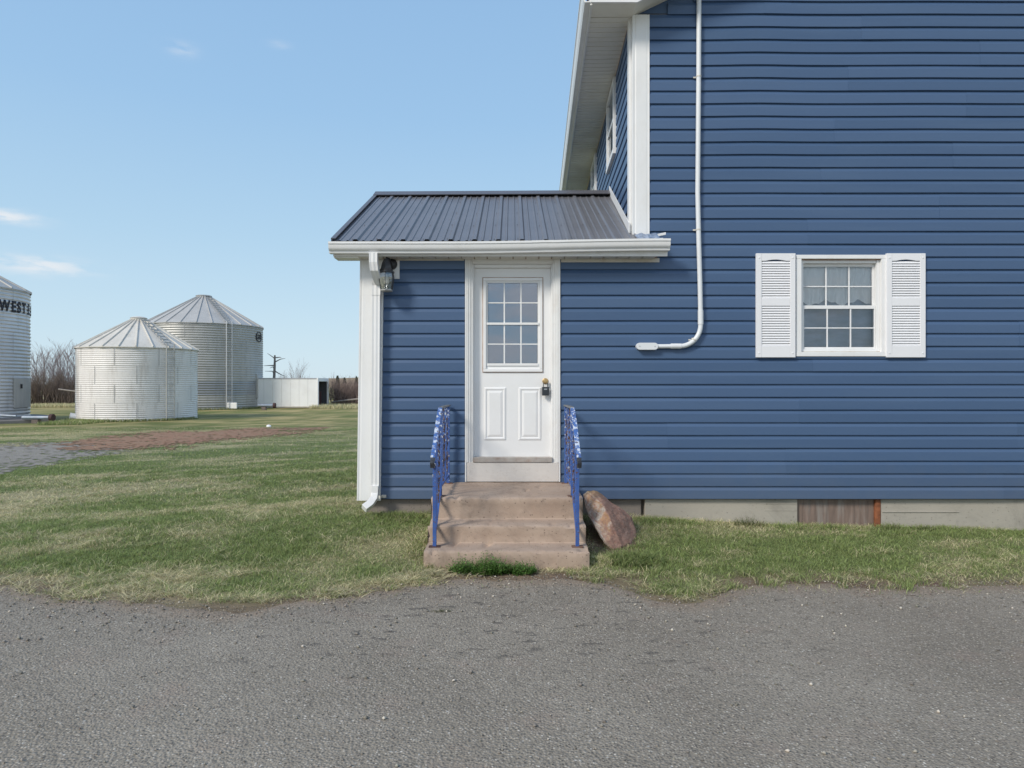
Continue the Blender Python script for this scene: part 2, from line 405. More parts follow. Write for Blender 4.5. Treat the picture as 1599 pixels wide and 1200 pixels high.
def m_peelw(name, thr, rust):
    m, t, b = newmat(name)
    v = objco(t)
    n1 = noise(t, v, 22, 6, .7); n2 = noise(t, v, 50, 4, .7)
    c = mixcol(t, ramp(t, n1, [(thr, 0.), (thr + .05, 1.)]), (.06, .14, .38), (.56, .62, .72))
    c = mixcol(t, ramp(t, n2, [(rust, 0.), (rust + .03, 1.)]), c, (.10, .055, .04))
    L(t, c, b.inputs['Base Color']); b.inputs['Roughness'].default_value = .5; return m
PEELW = m_peelw('chalky_white_rail_paint', .51, .58)
PEELR = m_peelw('rusted_twisted_iron', .58, .47)

def m_bin(name, col, dirtc, amt, metal=.35, rough=.42):
    m, t, b = newmat(name)
    v = objco(t); vs = objco(t, 1, (1.6, 1.6, .25))
    n1 = noise(t, vs, 2.2, 6, .7); n2 = noise(t, v, 1.1, 5, .6); n3 = noise(t, v, 9, 5, .7)
    c = mixcol(t, 1., col, ramp(t, n2, [(.3, .84), (.7, 1.)]), 'MULTIPLY')
    c = mixcol(t, M(t, 'MULTIPLY', ramp(t, n1, [(.52, 0.), (.75, 1.)]), amt), c, dirtc)
    c = mixcol(t, M(t, 'MULTIPLY', ramp(t, n3, [(.6, 0.), (.8, 1.)]), amt), c, dirtc)
    L(t, c, b.inputs['Base Color']); b.inputs['Roughness'].default_value = rough; b.inputs['Metallic'].default_value = metal
    return m
BINA = m_bin('galvanised_steel_old', (.66, .66, .67), (.32, .33, .35), .5, .35, .4)
BINB = m_bin('galvanised_steel_pale', (.84, .81, .79), (.46, .42, .38), .75, .03, .55)
BINC = m_bin('galvanised_steel_grey', (.46, .455, .44), (.25, .25, .25), .75, .25, .45)
BINROOF = m_bin('bin_roof_steel', (.70, .665, .60), (.40, .37, .30), .5, .03, .6)
BINROOF2 = m_bin('bin_roof_steel_grey', (.50, .49, .47), (.33, .32, .30), .5, .08, .55)
WELLM = simple('window_well_sheet', (.205, .150, .125), .8, var=.25, scale=7, stretch=(4, 1, .5), dirt=(.30, .285, .27), dirt_amt=.8, dscale=2.6, bumpv=.3)
PATCHD = m_bin('bin_sheet_dark', (.36, .37, .39), (.24, .25, .27), .6, .5, .4)

def m_glass(name, refl=.3, tint=(.9, .93, .95), trans=.8):
    m = bpy.data.materials.new(name); m.use_nodes = True; t = m.node_tree; t.nodes.clear()
    g = N(t, 'ShaderNodeBsdfGlossy'); g.inputs['Roughness'].default_value = .015; g.inputs['Color'].default_value = (*tint, 1)
    tr = N(t, 'ShaderNodeBsdfTransparent'); tr.inputs['Color'].default_value = (trans, trans, trans, 1)
    fr = N(t, 'ShaderNodeFresnel'); fr.inputs['IOR'].default_value = 1.5
    f = M(t, 'ADD', fr.outputs[0], refl, clamp=True)
    v = objco(t); bn = N(t, 'ShaderNodeBump'); bn.inputs['Strength'].default_value = .04; bn.inputs['Distance'].default_value = .01
    L(t, noise(t, v, 3.0, 2), bn.inputs['Height']); L(t, bn.outputs[0], g.inputs['Normal'])
    mx = N(t, 'ShaderNodeMixShader'); L(t, f, mx.inputs[0]); L(t, tr.outputs[0], mx.inputs[1]); L(t, g.outputs[0], mx.inputs[2])
    o = N(t, 'ShaderNodeOutputMaterial'); L(t, mx.outputs[0], o.inputs[0]); return m
GLASS = m_glass('window_glass', .012, trans=1.0)
GLASSD = m_glass('door_glass', .20, (.80, .87, 1.0))
GLASSL = m_glass('lantern_glass', .14, trans=.85)
m, t, b = newmat('sheer_curtain')
cv = objco(t, 1, (30, 1, 1.2))
L(t, mixcol(t, noise(t, cv, 2, 4), (.82, .86, .88), (.96, .96, .96)), b.inputs['Base Color']); b.inputs['Roughness'].default_value = .9
trb = N(t, 'ShaderNodeBsdfTransparent'); mxs = N(t, 'ShaderNodeMixShader'); mxs.inputs[0].default_value = .06
L(t, b.outputs[0], mxs.inputs[1]); L(t, trb.outputs[0], mxs.inputs[2]); L(t, mxs.outputs[0], t.nodes['Material Output'].inputs[0])
CURT = m
INSCREEN = simple('pale_blind', (.32, .38, .47), .9, var=.15, scale=6, stretch=(1, 1, 3), dirt=(.36, .38, .40), dirt_amt=.6, dscale=5)

# ------------------------------------------------------------------ object helpers
def setp(o, label=None, cat=None, group=None, kind=None):
    if label: o['label'] = label
    if cat: o['category'] = cat
    if group: o['group'] = group
    if kind: o['kind'] = kind
    return o
def thing(name, label, cat, loc=(0, 0, 0), rz=0, group=None):
    o = bpy.data.objects.new(name, None); COL.objects.link(o)
    o.empty_display_size = .2
    o.location = loc; o.rotation_euler = (0, 0, rz)
    return setp(o, label, cat, group)
def link(name, me, mat, parent=None):
    o = bpy.data.objects.new(name, me); COL.objects.link(o)
    if mat is not None and not me.materials: me.materials.append(mat)
    if parent: o.parent = parent
    return o
class MB:
    def __init__(s): s.v = []; s.f = []
    def add(s, vs, fs):
        n = len(s.v); s.v += [tuple(v) for v in vs]; s.f += [tuple(n + i for i in f) for f in fs]; return s
    def box(s, x0, x1, y0, y1, z0, z1):
        if x0 > x1: x0, x1 = x1, x0
        if y0 > y1: y0, y1 = y1, y0
        if z0 > z1: z0, z1 = z1, z0
        return s.add([(x0, y0, z0), (x1, y0, z0), (x1, y1, z0), (x0, y1, z0), (x0, y0, z1), (x1, y0, z1), (x1, y1, z1), (x0, y1, z1)],
                     [(0, 3, 2, 1), (4, 5, 6, 7), (0, 1, 5, 4), (1, 2, 6, 5), (2, 3, 7, 6), (3, 0, 4, 7)])
    def prism(s, prof, p0, p1, u, w, caps=True):
        """extrude a closed 2-D profile [(a,b)] (a along u, b along w) from p0 to p1"""
        p0, p1, u, w = Vector(p0), Vector(p1), Vector(u), Vector(w); n = len(prof)
        vs = [p0 + u * a + w * b_ for a, b_ in prof] + [p1 + u * a + w * b_ for a, b_ in prof]
        fs = [(i, (i + 1) % n, n + (i + 1) % n, n + i) for i in range(n)]
        if caps: fs += [tuple(range(n - 1, -1, -1)), tuple(range(n, 2 * n))]
        return s.add(vs, fs)
    def tube(s, pts, r, n=8, caps=True, twist=0., rect=None):
        pts = [Vector(p) for p in pts]; rs = r if isinstance(r, (list, tuple)) else [r] * len(pts)
        base = len(s.v); up = Vector((0, 0, 1)); prev = None
        for i, p in enumerate(pts):
            d = (pts[min(i + 1, len(pts) - 1)] - pts[max(i - 1, 0)]).normalized()
            if prev is None:
                a = d.cross(up)
                if a.length < 1e-3: a = Vector((1, 0, 0))
                a = a - d * a.dot(d); a.normalize()
            else:
                a = prev - d * prev.dot(d); a.normalize()
            prev = a; b_ = d.cross(a)
            for k in range(n):
                th = 2 * math.pi * k / n + (math.pi / 4 if n == 4 else 0) + twist * i
                if rect: ca, sb = rect[0] * math.copysign(1, math.cos(th)), rect[1] * math.copysign(1, math.sin(th)); q = a * ca + b_ * sb
                else: q = (a * math.cos(th) + b_ * math.sin(th)) * rs[i]
                s.v.append(tuple(p + q))
        for i in range(len(pts) - 1):
            for k in range(n):
                k2 = (k + 1) % n
                s.f.append((base + i * n + k, base + i * n + k2, base + (i + 1) * n + k2, base + (i + 1) * n + k))
        if caps:
            s.f.append(tuple(base + k for k in range(n - 1, -1, -1))); s.f.append(tuple(base + (len(pts) - 1) * n + k for k in range(n)))
        return s
    def lathe(s, prof, c, n=24, axis='z'):
        base = len(s.v)
        for r, h in prof:
            for k in range(n):
                a = 2 * math.pi * k / n; p = (r * math.cos(a), r * math.sin(a), h)
                if axis == 'y': p = (p[0], -p[2], p[1])
                if axis == 'x': p = (p[2], p[0], p[1])
                s.v.append((c[0] + p[0], c[1] + p[1], c[2] + p[2]))
        for i in range(len(prof) - 1):
            for k in range(n):
                k2 = (k + 1) % n
                s.f.append((base + i * n + k, base + i * n + k2, base + (i + 1) * n + k2, base + (i + 1) * n + k))
        return s
    def mesh(s, name, mat, bevel=0, smooth=False, seg=2):
        me = bpy.data.meshes.new(name); me.from_pydata(s.v, [], s.f); me.materials.append(mat)
        if bevel or smooth:
            bm = bmesh.new(); bm.from_mesh(me)
            bmesh.ops.remove_doubles(bm, verts=bm.verts, dist=1e-6)
            bmesh.ops.recalc_face_normals(bm, faces=bm.faces)
            if bevel:
                ed = [e for e in bm.edges if len(e.link_faces) == 2 and e.calc_face_angle(0) > .5]
                bmesh.ops.bevel(bm, geom=ed, offset=bevel, segments=seg, profile=.6, affect='EDGES', clamp_overlap=True)
            bm.to_mesh(me); bm.free()
        if smooth: me.shade_smooth(); me.set_sharp_from_angle(angle=R(38))
        me.update(); return me
    def build(s, name, mat, parent=None, bevel=0, smooth=False, seg=2):
        return link(name, s.mesh(name, mat, bevel, smooth, seg), mat, parent)
def boxo(name, mat, parent, x0, x1, y0, y1, z0, z1, bevel=.002):
    return MB().box(x0, x1, y0, y1, z0, z1).build(name, mat, parent, bevel)

def array_mesh(name, V, loops, sizes, mat, tint=None, smooth=False):
    me = bpy.data.meshes.new(name)
    me.vertices.add(len(V)); me.vertices.foreach_set('co', np.asarray(V, np.float32).ravel())
    me.loops.add(len(loops)); me.loops.foreach_set('vertex_index', np.asarray(loops, np.int32))
    me.polygons.add(len(sizes)); st = np.concatenate([[0], np.cumsum(sizes)[:-1]])
    me.polygons.foreach_set('loop_start', st.astype(np.int32)); me.polygons.foreach_set('loop_total', np.asarray(sizes, np.int32))
    if tint is not None:
        a = me.attributes.new('tint', 'FLOAT_COLOR', 'POINT')
        c = np.ones((len(V), 4), np.float32); c[:, :3] = tint; a.data.foreach_set('color', c.ravel())
    me.update(calc_edges=True); me.materials.append(mat)
    if smooth: me.shade_smooth()
    return me

# ================================================================== GROUND
xs = np.unique(np.concatenate([-14 - np.cumsum(.12 * 1.09 ** np.arange(80))[::-1], np.arange(-14, 8, .12), 8 + np.cumsum(.12 * 1.09 ** np.arange(80))]))
xs = xs[(xs > -1500) & (xs < 1500)]
ys = np.unique(np.concatenate([3.5 - np.cumsum(.12 * 1.10 ** np.arange(72))[::-1], np.arange(3.5, 20, .11), 20 + np.cumsum(.11 * 1.085 ** np.arange(85))]))
ys = ys[(ys > -1500) & (ys < 1500)]
xs = np.concatenate([[-1500], xs, [1500]]); ys = np.concatenate([[-1500], ys, [1500]])
GX, GY = np.meshgrid(xs, ys); nx, ny = len(xs), len(ys)
GZ = ground_z(GX, GY) - .012 * (GY < edge_y(GX))
gr = greenness(GX, GY)
GREEN = np.array([.155, .205, .050]); STRAW = np.array([.52, .45, .25]); SOIL = np.array([.27, .185, .125])
tint = STRAW[None, None] * (1 - gr[..., None]) + GREEN[None, None] * gr[..., None]
dE = GY - edge_y(GX)
bare = np.exp(-(dE / .26) ** 2) * (.35 + 1.1 * fbm(GX * 2.1, GY * 2.1, 61, 3)) * (GY < 8)
bare = np.maximum(bare, np.exp(-((GX - .95) / .45) ** 2 - ((GY - 5.35) / .28) ** 2) * .8)
bare = np.maximum(bare, .8 * np.exp(-((GX + .03) / .9) ** 4) * np.exp(-((GY - 5.5) / .28) ** 2))
bare = np.maximum(bare, .9 * (np.abs(GX - .85) < .28) * (np.abs(GY - 6.4) < .45))
tint = tint * (1 - bare[..., None]) + SOIL * bare[..., None]
far = sstep(14, 30, GY)[..., None]
tint = tint * (1 + far * np.array([.18, .06, -.18])) * (.80 + .4 * fbm(GX * .35, GY * .8, 88, 4))[..., None]
V = np.stack([GX, GY, GZ], -1).reshape(-1, 3)
idx = np.arange(nx * ny).reshape(ny, nx)
q = np.stack([idx[:-1, :-1], idx[:-1, 1:], idx[1:, 1:], idx[1:, :-1]], -1).reshape(-1, 4)
me = array_mesh('ground', V, q.ravel(), np.full(len(q), 4), GROUNDM, tint.reshape(-1, 3), True)
setp(link('ground', me, None), 'rough spring lawn of green and straw-coloured grass', None, kind='structure')

# asphalt drive: columns following the ragged edge
ax = np.arange(-16, 14, .05)
ey = edge_y(ax) + (vnoise(ax * 17, ax * 0, 5) - .5) * .06
rows = np.array([0, .004, .010, .018, .026, .034, .05, .08, .2, .5, .8, 1.0])
rowsY = ey[None, :] + (-9 - ey[None, :]) * rows[:, None]
AX = np.repeat(ax[None], len(rows), 0); AZ = ground_z(AX, rowsY) * 1.0
AZ = AZ - .006 + np.where(rows[:, None] == 0, -.012, .004)
V = np.stack([AX, rowsY, AZ], -1).reshape(-1, 3); n1 = len(ax)
idx = np.arange(n1 * len(rows)).reshape(len(rows), n1)
q = np.stack([idx[:-1, :-1], idx[1:, :-1], idx[1:, 1:], idx[:-1, 1:]], -1).reshape(-1, 4)
setp(link('asphalt_drive', array_mesh('asphalt_drive', V, q.ravel(), np.full(len(q), 4), ASPH, np.repeat(np.clip(1 - (ey[None, :] - rowsY) / .45, 0, 1).reshape(-1, 1), 3, 1)), None), 'worn grey asphalt drive with loose gravel and dark spots', None, kind='structure')

def sheet(name, poly, mat, lift, label, step=.06):
    px_ = [p[0] for p in poly]; py_ = [p[1] for p in poly]
    x = np.arange(max(min(px_), -30), max(px_), step * 1.6); y = np.arange(min(py_), max(py_), step * 1.6)
    X, Y = np.meshgrid(x, y)
    jx = (fbm(X * .9, Y * .9, 41, 4) - .5) * 2.2; jy = (fbm(X * .9, Y * .9, 51, 4) - .5) * 1.6
    jx = jx + rng.normal(0, .6, X.shape); jy = jy + (vnoise(X * 3, Y * 5, 7) - .5) * 1.2 + rng.normal(0, .20, X.shape)
    keep = inpoly(X + jx, Y + jy, poly) & (rng.random(X.shape) > .06)
    ii = np.argwhere(keep)
    c = x[ii[:, 1]]; d = y[ii[:, 0]]; s = step * .81
    jit = rng.uniform(-.03, .03, (len(c), 2))
    V = np.stack([np.stack([c + a * s, d + b_ * s], -1) for a, b_ in ((-1, -1), (1, -1), (1, 1), (-1, 1))], 1).reshape(-1, 2)
    V = np.concatenate([V, (ground_z(V[:, 0], V[:, 1]) + lift)[:, None]], 1)
    n = len(c)
    setp(link(name, array_mesh(name, V, np.arange(4 * n), np.full(n, 4), mat), None), label, None, kind='structure')
sheet('gravel_path', PATH, PATHM, .006, 'grey gravel track leading off to the left')
sheet('dirt_track', DIRT, DIRTM, .012, 'strip of bare red dirt in the lawn')

# ------------------------------------------------------------------ grass
def blades(n_pos, h, w, lean, col, ang=None):
    x, y, z = n_pos; n = len(x)
    a = rng.uniform(0, 2 * math.pi, n) if ang is None else ang
    ca, sa = np.cos(a), np.sin(a)
    la = rng.uniform(0, 2 * math.pi, n); lx, ly = np.cos(la) * lean * h, np.sin(la) * lean * h
    V = np.zeros((n, 5, 3))
    for k, (sx_, t_) in enumerate(((-1, 0), (1, 0), (1, .55), (-1, .55), (0, 1))):
        ww = w * (1 if t_ == 0 else .8) * .5
        b_ = t_ ** 1.8
        V[:, k, 0] = x + sx_ * ww * ca + lx * b_; V[:, k, 1] = y + sx_ * ww * sa + ly * b_; V[:, k, 2] = z - .004 + h * t_ * (1 - .25 * np.minimum(lean, 1) * t_)
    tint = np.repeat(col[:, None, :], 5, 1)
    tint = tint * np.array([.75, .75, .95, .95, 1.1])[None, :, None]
    base = (np.arange(n) * 5)[:, None]
    loops = np.concatenate([base + np.array([[0, 1, 2, 3]]), base + np.array([[3, 2, 4]])], 1).ravel()
    sizes = np.tile([4, 3], n)
    return V.reshape(-1, 3), loops, sizes, tint.reshape(-1, 3)
def grass_col(g, n):
    r = rng.random(n)
    green = np.where((r < .12 + .88 * g)[:, None], 1., 0.)
    gc = np.array([.190, .295, .060]) * rng.uniform(.5, 1.4, (n, 1)) + rng.uniform(0, .03, (n, 3))
    sc_ = np.array([.76, .68, .42]) * rng.uniform(.6, 1.25, (n, 1))
    mixg = gc * .8 + sc_ * .2
    return mixg * green + sc_ * (1 - green)

def obstacles(x, y):
    bad = (x > -.735) & (x < .645) & (y > 5.6) & (y < 7.3)
    bad |= (x > -1.56) & (y > 7.06) & (y < 20)
    bad |= (x > .75) & (x < 1.12) & (y > 6.1) & (y < 6.9) & (rng.random(len(x)) < .9)
    return bad
def scatter(n, x0, x1, y0, y1, power=1.0):
    y = y0 + (y1 - y0) * rng.random(n) ** power
    lo = np.maximum(x0, -.92 * y - 1.2); hi = np.minimum(x1, .92 * y + 1.2)
    x = lo + (hi - lo) * rng.random(n)
    keep = x < hi
    return x[keep], y[keep]
# lawn left of the porch plus the strip in front of the house
parts = []
for (n, x0, x1, y0, y1, pw, hs_) in ((215000, -10, -.73, 4.75, 8.2, 1.0, 1.), (100000, -14, -1.5, 8.2, 14.0, 1.0, 1.15), (38000, -20, -1.5, 14.0, 24, 1.2, 1.5), (112000, .6, 8.0, 4.8, 7.06, 1.0, 1.0), (10000, -.75, .66, 5.0, 5.62, 1., .9)):
    x, y = scatter(n, x0, x1, y0, y1, pw)
    e = edge_y(x)
    g = greenness(x, y)
    dens = .55 + .45 * g
    dens *= np.where(y < 9, sstep(-.06, .34, y - e - .30 * (fbm(x * 1.7, y * 1.7, 200, 3) - .42)) * .97 + .03 * (y > e - .25), 1)
    dens *= 1 - .85 * np.exp(-((x - .95) / .40) ** 2 - ((y - 5.35) / .24) ** 2)
    inp = inpoly(x, y, PATH) | inpoly(x, y, DIRT)
    dens *= np.where(inp, .05, 1)
    dens *= .45 + .9 * fbm(x * 3, y * 3, 77, 3)
    k = (rng.random(len(x)) < dens) & ~obstacles(x, y)
    x, y, g = x[k], y[k], g[k]; n_ = len(x)
    near_wall = np.exp(-((7.05 - y) / .22) ** 2) * (y < 7.1) * (x > -1.7)
    tuft = fbm(x * 2.5, y * 2.5, 99, 3)
    h = (.016 + .020 * rng.random(n_) + .040 * np.clip(tuft - .5, 0, 1)) * (1 + 1.0 * near_wall) * hs_
    w = (.0030 + .0022 * rng.random(n_)) * hs_ * np.where(y > 8, 1.4, 1)
    lean = np.where(rng.random(n_) < .4 + .5 * (1 - g), rng.uniform(.8, 2.2, n_), rng.uniform(.2, .9, n_))
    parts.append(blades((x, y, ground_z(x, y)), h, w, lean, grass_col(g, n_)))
# clumps of longer blades, some green, some flattened straw
nc = 5200
cx_, cy_ = scatter(nc, -9, 6, 4.8, 11.5, 1.3)
kc = (cy_ > edge_y(cx_) - .10) & (fbm(cx_ * 1.3, cy_ * 1.3, 123, 3) > .36)
cx_, cy_ = cx_[kc], cy_[kc]; m_n = 34
gx_ = np.repeat(cx_, m_n) + rng.normal(0, .028, len(cx_) * m_n); gy_ = np.repeat(cy_, m_n) + rng.normal(0, .028, len(cx_) * m_n)
cg = np.repeat(np.clip(greenness(cx_, cy_) + rng.normal(0, .35, len(cx_)), 0, 1), m_n); ch = np.repeat(rng.uniform(.035, .085, len(cx_)), m_n)
kk = ~obstacles(gx_, gy_) & ~(inpoly(gx_, gy_, PATH) | inpoly(gx_, gy_, DIRT)); gx_, gy_, cg, ch = gx_[kk], gy_[kk], cg[kk], ch[kk]; n_ = len(gx_)
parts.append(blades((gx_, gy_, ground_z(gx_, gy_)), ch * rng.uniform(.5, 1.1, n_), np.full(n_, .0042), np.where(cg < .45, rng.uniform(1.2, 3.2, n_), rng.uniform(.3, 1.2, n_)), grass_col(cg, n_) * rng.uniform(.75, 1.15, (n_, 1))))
def merge(parts):
    V, Lp, S, T = [], [], [], []; off = 0
    for v, l, s, t_ in parts:
        V.append(v); Lp.append(l + off); S.append(s); T.append(t_); off += len(v)
    return np.concatenate(V), np.concatenate(Lp), np.concatenate(S), np.concatenate(T)
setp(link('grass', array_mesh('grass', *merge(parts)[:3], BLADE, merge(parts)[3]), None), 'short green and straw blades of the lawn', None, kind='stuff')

# loose gravel on the drive, most of it along the ragged edge
n = 26000
gx = rng.uniform(-5.5, 6, n); e = edge_y(gx)
gy = np.where(rng.random(n) < .55, e - np.abs(rng.normal(0, .35, n)) + .05, rng.uniform(1.9, 5.3, n))
k = (gy < e + .12) & (np.abs(gx) < gy * .85 + .3); gx, gy = gx[k], gy[k]; n = len(gx)
s = .0022 + .0045 * rng.random(n) ** 3 + .007 * (rng.random(n) < .03)
oct_ = np.array([(1, 0, 0), (0, 1, 0), (-1, 0, 0), (0, -1, 0), (0, 0, .7), (0, 0, -.7)])
jit = rng.uniform(.6, 1.35, (n, 6, 1)); an = rng.uniform(0, 6.28, n)
V = oct_[None] * jit * s[:, None, None]
Vr = V.copy(); Vr[..., 0] = V[..., 0] * np.cos(an)[:, None] - V[..., 1] * np.sin(an)[:, None]; Vr[..., 1] = V[..., 0] * np.sin(an)[:, None] + V[..., 1] * np.cos(an)[:, None]
Vr[..., 0] += gx[:, None]; Vr[..., 1] += gy[:, None]; Vr[..., 2] += (ground_z(gx, gy) + s * .4)[:, None]
fc = np.array([(0, 1, 4), (1, 2, 4), (2, 3, 4), (3, 0, 4), (1, 0, 5), (2, 1, 5), (3, 2, 5), (0, 3, 5)])
loops = ((np.arange(n) * 6)[:, None, None] + fc[None]).ravel()
tn = np.array([.27, .24, .20]) * rng.choice([.6, .8, 1., 1.3, 2.2], n, p=[.2, .25, .3, .17, .08])[:, None] + rng.uniform(0, .02, (n, 3))
setp(link('loose_gravel', array_mesh('loose_gravel', Vr.reshape(-1, 3), loops, np.full(n * 8, 3), STONEM, np.repeat(tn, 6, 0)), None), 'loose gravel and chips scattered on the asphalt edge', None, kind='stuff')

# far rise at the right behind the brush
hx = np.arange(-160, 420, 8.); hv = []
for i, x in enumerate(hx):
    top = 3.2 + 2.2 * vnoise(x / 60., 1.5, 3) + 1.6 * max(0, min(1, (x + 75) / 15.))
    top *= min(1, max(0, (x + 150) / 50.))
    for (yy, k_) in ((262, -.02), (290, .6), (312, 1.0), (360, .9), (420, -.02)): hv.append((x, yy, top * k_ if k_ > 0 else -.5))
m_ = MB(); m_.v = hv
for i in range(len(hx) - 1):
    for j in range(4): m_.f.append((i * 5 + j, (i + 1) * 5 + j, (i + 1) * 5 + j + 1, i * 5 + j + 1))
setp(m_.build('hill', HILLM, None, smooth=True), 'low brown field rising on the horizon', None, kind='structure')

# ================================================================== HOUSE
house = thing('house', 'blue vinyl-sided house with white trim and a small side entry porch', 'house', (-1.58, WY, 0))
HOFF = Vector((-1.58, WY, 0))
def unparent_offset(o):           # children are modelled in world coordinates; shift them under the house's origin
    o.matrix_parent_inverse = Matrix.Translation(-HOFF)
def hp(o): unparent_offset(o); return o

EXP = .1325; Z0 = .347
ADIR = Vector((math.sin(R(2.22)), math.cos(R(2.22)), 0))      # the long side wall runs slightly off square
ANRM = Vector((-ADIR.y, ADIR.x, 0))
CORNER = Vector((1.25, WY, 0))
PROF = [(.001, .0), (.0235, .0), (.0240, .006), (.0228, EXP * .66), (.0212, EXP * .70), (.0078, EXP * .90), (.0040, EXP * .96), (.003, EXP + .003)]
def board(u0, u1, k, P0, U, NRM, parent, wav=True, proud=0., h0=-1., h1=9.):
    PR = [(a, min(max(h, h0), h1)) for a, h in PROF]
    nseg = max(1, int(abs(u1 - u0) / .16)); z = Z0 + k * EXP
    mb = MB()
    for i in range(nseg + 1):
        u = u0 + (u1 - u0) * i / nseg
        d = 0.; o = 0.
        if wav:
            d = .0007 * (mnoise.noise(Vector((u * 1.1, k * .35, 1.))))
            up = min(1, max(0, (z - 3.0) / 1.5))
            d += up * (.0075 * math.exp(-((u - 2.55) / .35) ** 2) + .004 * math.exp(-((u - 4.3) / .5) ** 2))
            o = .0016 * mnoise.noise(Vector((u * 1.7, k * 1.3, 5.)))
        for (a, h) in PR:
            p = P0 + U * u + NRM * (a + o + proud); mb.v.append((p.x, p.y, z + h + d))
    m = len(PROF)
    for i in range(nseg):
        for j in range(m - 1):
            mb.f.append((i * m + j, (i + 1) * m + j, (i + 1) * m + j + 1, i * m + j + 1))
    mb.f.append(tuple(range(m))); mb.f.append(tuple(nseg * m + j for j in range(m - 1, -1, -1)))
    return hp(mb.build('siding_board', SIDING, parent))
FU = Vector((1, 0, 0)); FN = Vector((0, -1, 0)); FP = Vector((0, WY, 0))
DX0, DX1 = PX(727, WY), PX(875, WY)                   # casing of the door
WX0, WX1, WZ0, WZ1 = PX(1242, WY), PX(1383, WY), PZ(557, WY), PZ(399, WY)
PTOP = 2.833                                          # underside of the porch eave
WALLR = 8.6
seams = random.Random(3)
for k in range(0, 46):
    z = Z0 + k * EXP; zt = z + EXP
    segs = []
    if z < PTOP - .03: segs += [(-1.37, DX0 - .004), (DX1 + .004, WALLR)]
    else:
        lo = 1.40
        if z > 5.30: lo = max(1.40, 1.25 + (zt - 5.36) / .486 + .05)
        segs += [(lo, WALLR)]
    out = []
    for a, b_ in segs:
        if a < WX0 < b_ and z < WZ1 - .01 and zt > WZ0 + .01:
            out += [(a, WX0 + .01), (WX1 - .01, b_)]
            if zt > WZ1 - .02: board(WX0 + .0105, WX1 - .0105, k, FP, FU, FN, house, True, 0., WZ1 - .02 - z)
            if z < WZ0 + .02: board(WX0 + .0105, WX1 - .0105, k, FP, FU, FN, house, True, 0., -1., WZ0 + .02 - z)
        else: out += [(a, b_)]
    for a, b_ in out:
        if b_ - a > 2.5:
            cuts = [a]; c = a + 1.0 + ((k // 2) * 1.37) % 2.6
            while c < b_ - .5:
                cuts.append(c); c += 3.6
            cuts.append(b_)
            for i in range(len(cuts) - 1):
                board(cuts[i] - (.03 if i else 0), cuts[i + 1], k, FP, FU, FN, house, True, .0024 * (i % 2))
        else: board(a, b_, k, FP, FU, FN, house)
# side wall courses above the porch roof
SIDEWIN = [(1.28, 2.13), (4.03, 4.90)]
for k in range(17, 38):
    board(.11, 10.0, k, CORNER, ADIR, ANRM, house, False)
# sheathing behind the boards, with the two openings left free
sh = MB(); y0, y1 = WY + .004, WY + .14
DH0, DH1 = PZ(752, WY), PZ(405, WY)
sh.box(-1.56, DX0 + .02, y0, y1, .35, 2.86); sh.box(DX0 + .02, DX1 - .02, y0, y1, DH1 - .03, 2.86)
sh.box(DX1 - .02, WX0 + .02, y0, y1, .35, 2.86); sh.box(WX0 + .02, WX1 - .02, y0, y1, .35, WZ0 + .02)
sh.box(WX1 - .02, WALLR, y0, y1, .35, 2.86); sh.box(WX0 + .02, WX1 - .02, y0, y1, WZ1 - .02, 2.86)
sh.box(1.27, WALLR, y0, y1, 2.86, 5.40)
hp(sh.build('wall', DARKIN, house))
# gable triangle
gm = MB(); rid = (WALLR + 1.25) / 2; rz_ = 5.36 + (rid - 1.25) * .486
gm.prism([(1.25, 5.402), (WALLR, 5.402), (rid, rz_)], (0, y0, 0), (0, y1, 0), (1, 0, 0), (0, 0, 1)); hp(gm.build('gable', SIDING, house))
# long side wall, back, far side
c0 = CORNER - ANRM * .006 + ADIR * .15; c1 = CORNER + ADIR * 10.1
sw = MB(); sw.prism([(0, .3), (-.12, .3), (-.12, 5.37), (0, 5.37)], c0, c1, ANRM, (0, 0, 1)); hp(sw.build('side_wall', SIDING, house))
hp(boxo('back_wall', SIDING, house, 1.66, WALLR, WY + 10.0, WY + 10.12, .3, 5.4)); hp(boxo('end_wall', SIDING, house, WALLR - .12, WALLR, WY + .15, WY + 9.99, .3, 5.4))
hp(boxo('room_floor', DARKIN, house, 1.45, WALLR - .15, WY + .15, WY + 3.9, .45, .5)); hp(boxo('room_ceiling', DARKIN, house, 1.45, WALLR - .15, WY + .15, WY + 3.9, 2.86, 2.9)); hp(boxo('partition', DARKIN, house, 1.45, WALLR - .15, WY + 2.6, WY + 2.7, .5, 2.86))
# corner trims
def cornertrim(xa, xb, z0, z1, lean=0.):
    y = WY - .030
    mb = MB()
    w = xb - xa
    prof = [(0, .06), (0, 0), (.012, 0), (.018, .004), (.030, .004), (.036, 0), (w - .030, 0), (w - .026, .003), (w - .016, .003), (w - .012, 0), (w, 0), (w, .03), (.03, .03), (.03, .06)]
    mb.prism(prof, (xa, y, z0), (xa + lean, y, z1), (1, 0, 0), (0, 1, 0)); return hp(mb.build('corner_trim', WHITE, house))
cornertrim(PX(988, WY - .02), PX(1014.5, WY - .02), 2.99, 5.372)
cornertrim(PX(558, WY - .02), PX(595, WY - .02), .33, PTOP, .033)
st_ = MB(); st_.prism([(0, 0), (.03, 0), (.03, .11), (0, .11)], (CORNER + ADIR * .035).to_tuple()[:2] + (2.95,), (CORNER + ADIR * .035).to_tuple()[:2] + (5.36,), ANRM, ADIR); hp(st_.build('corner_trim', WHITE, house))

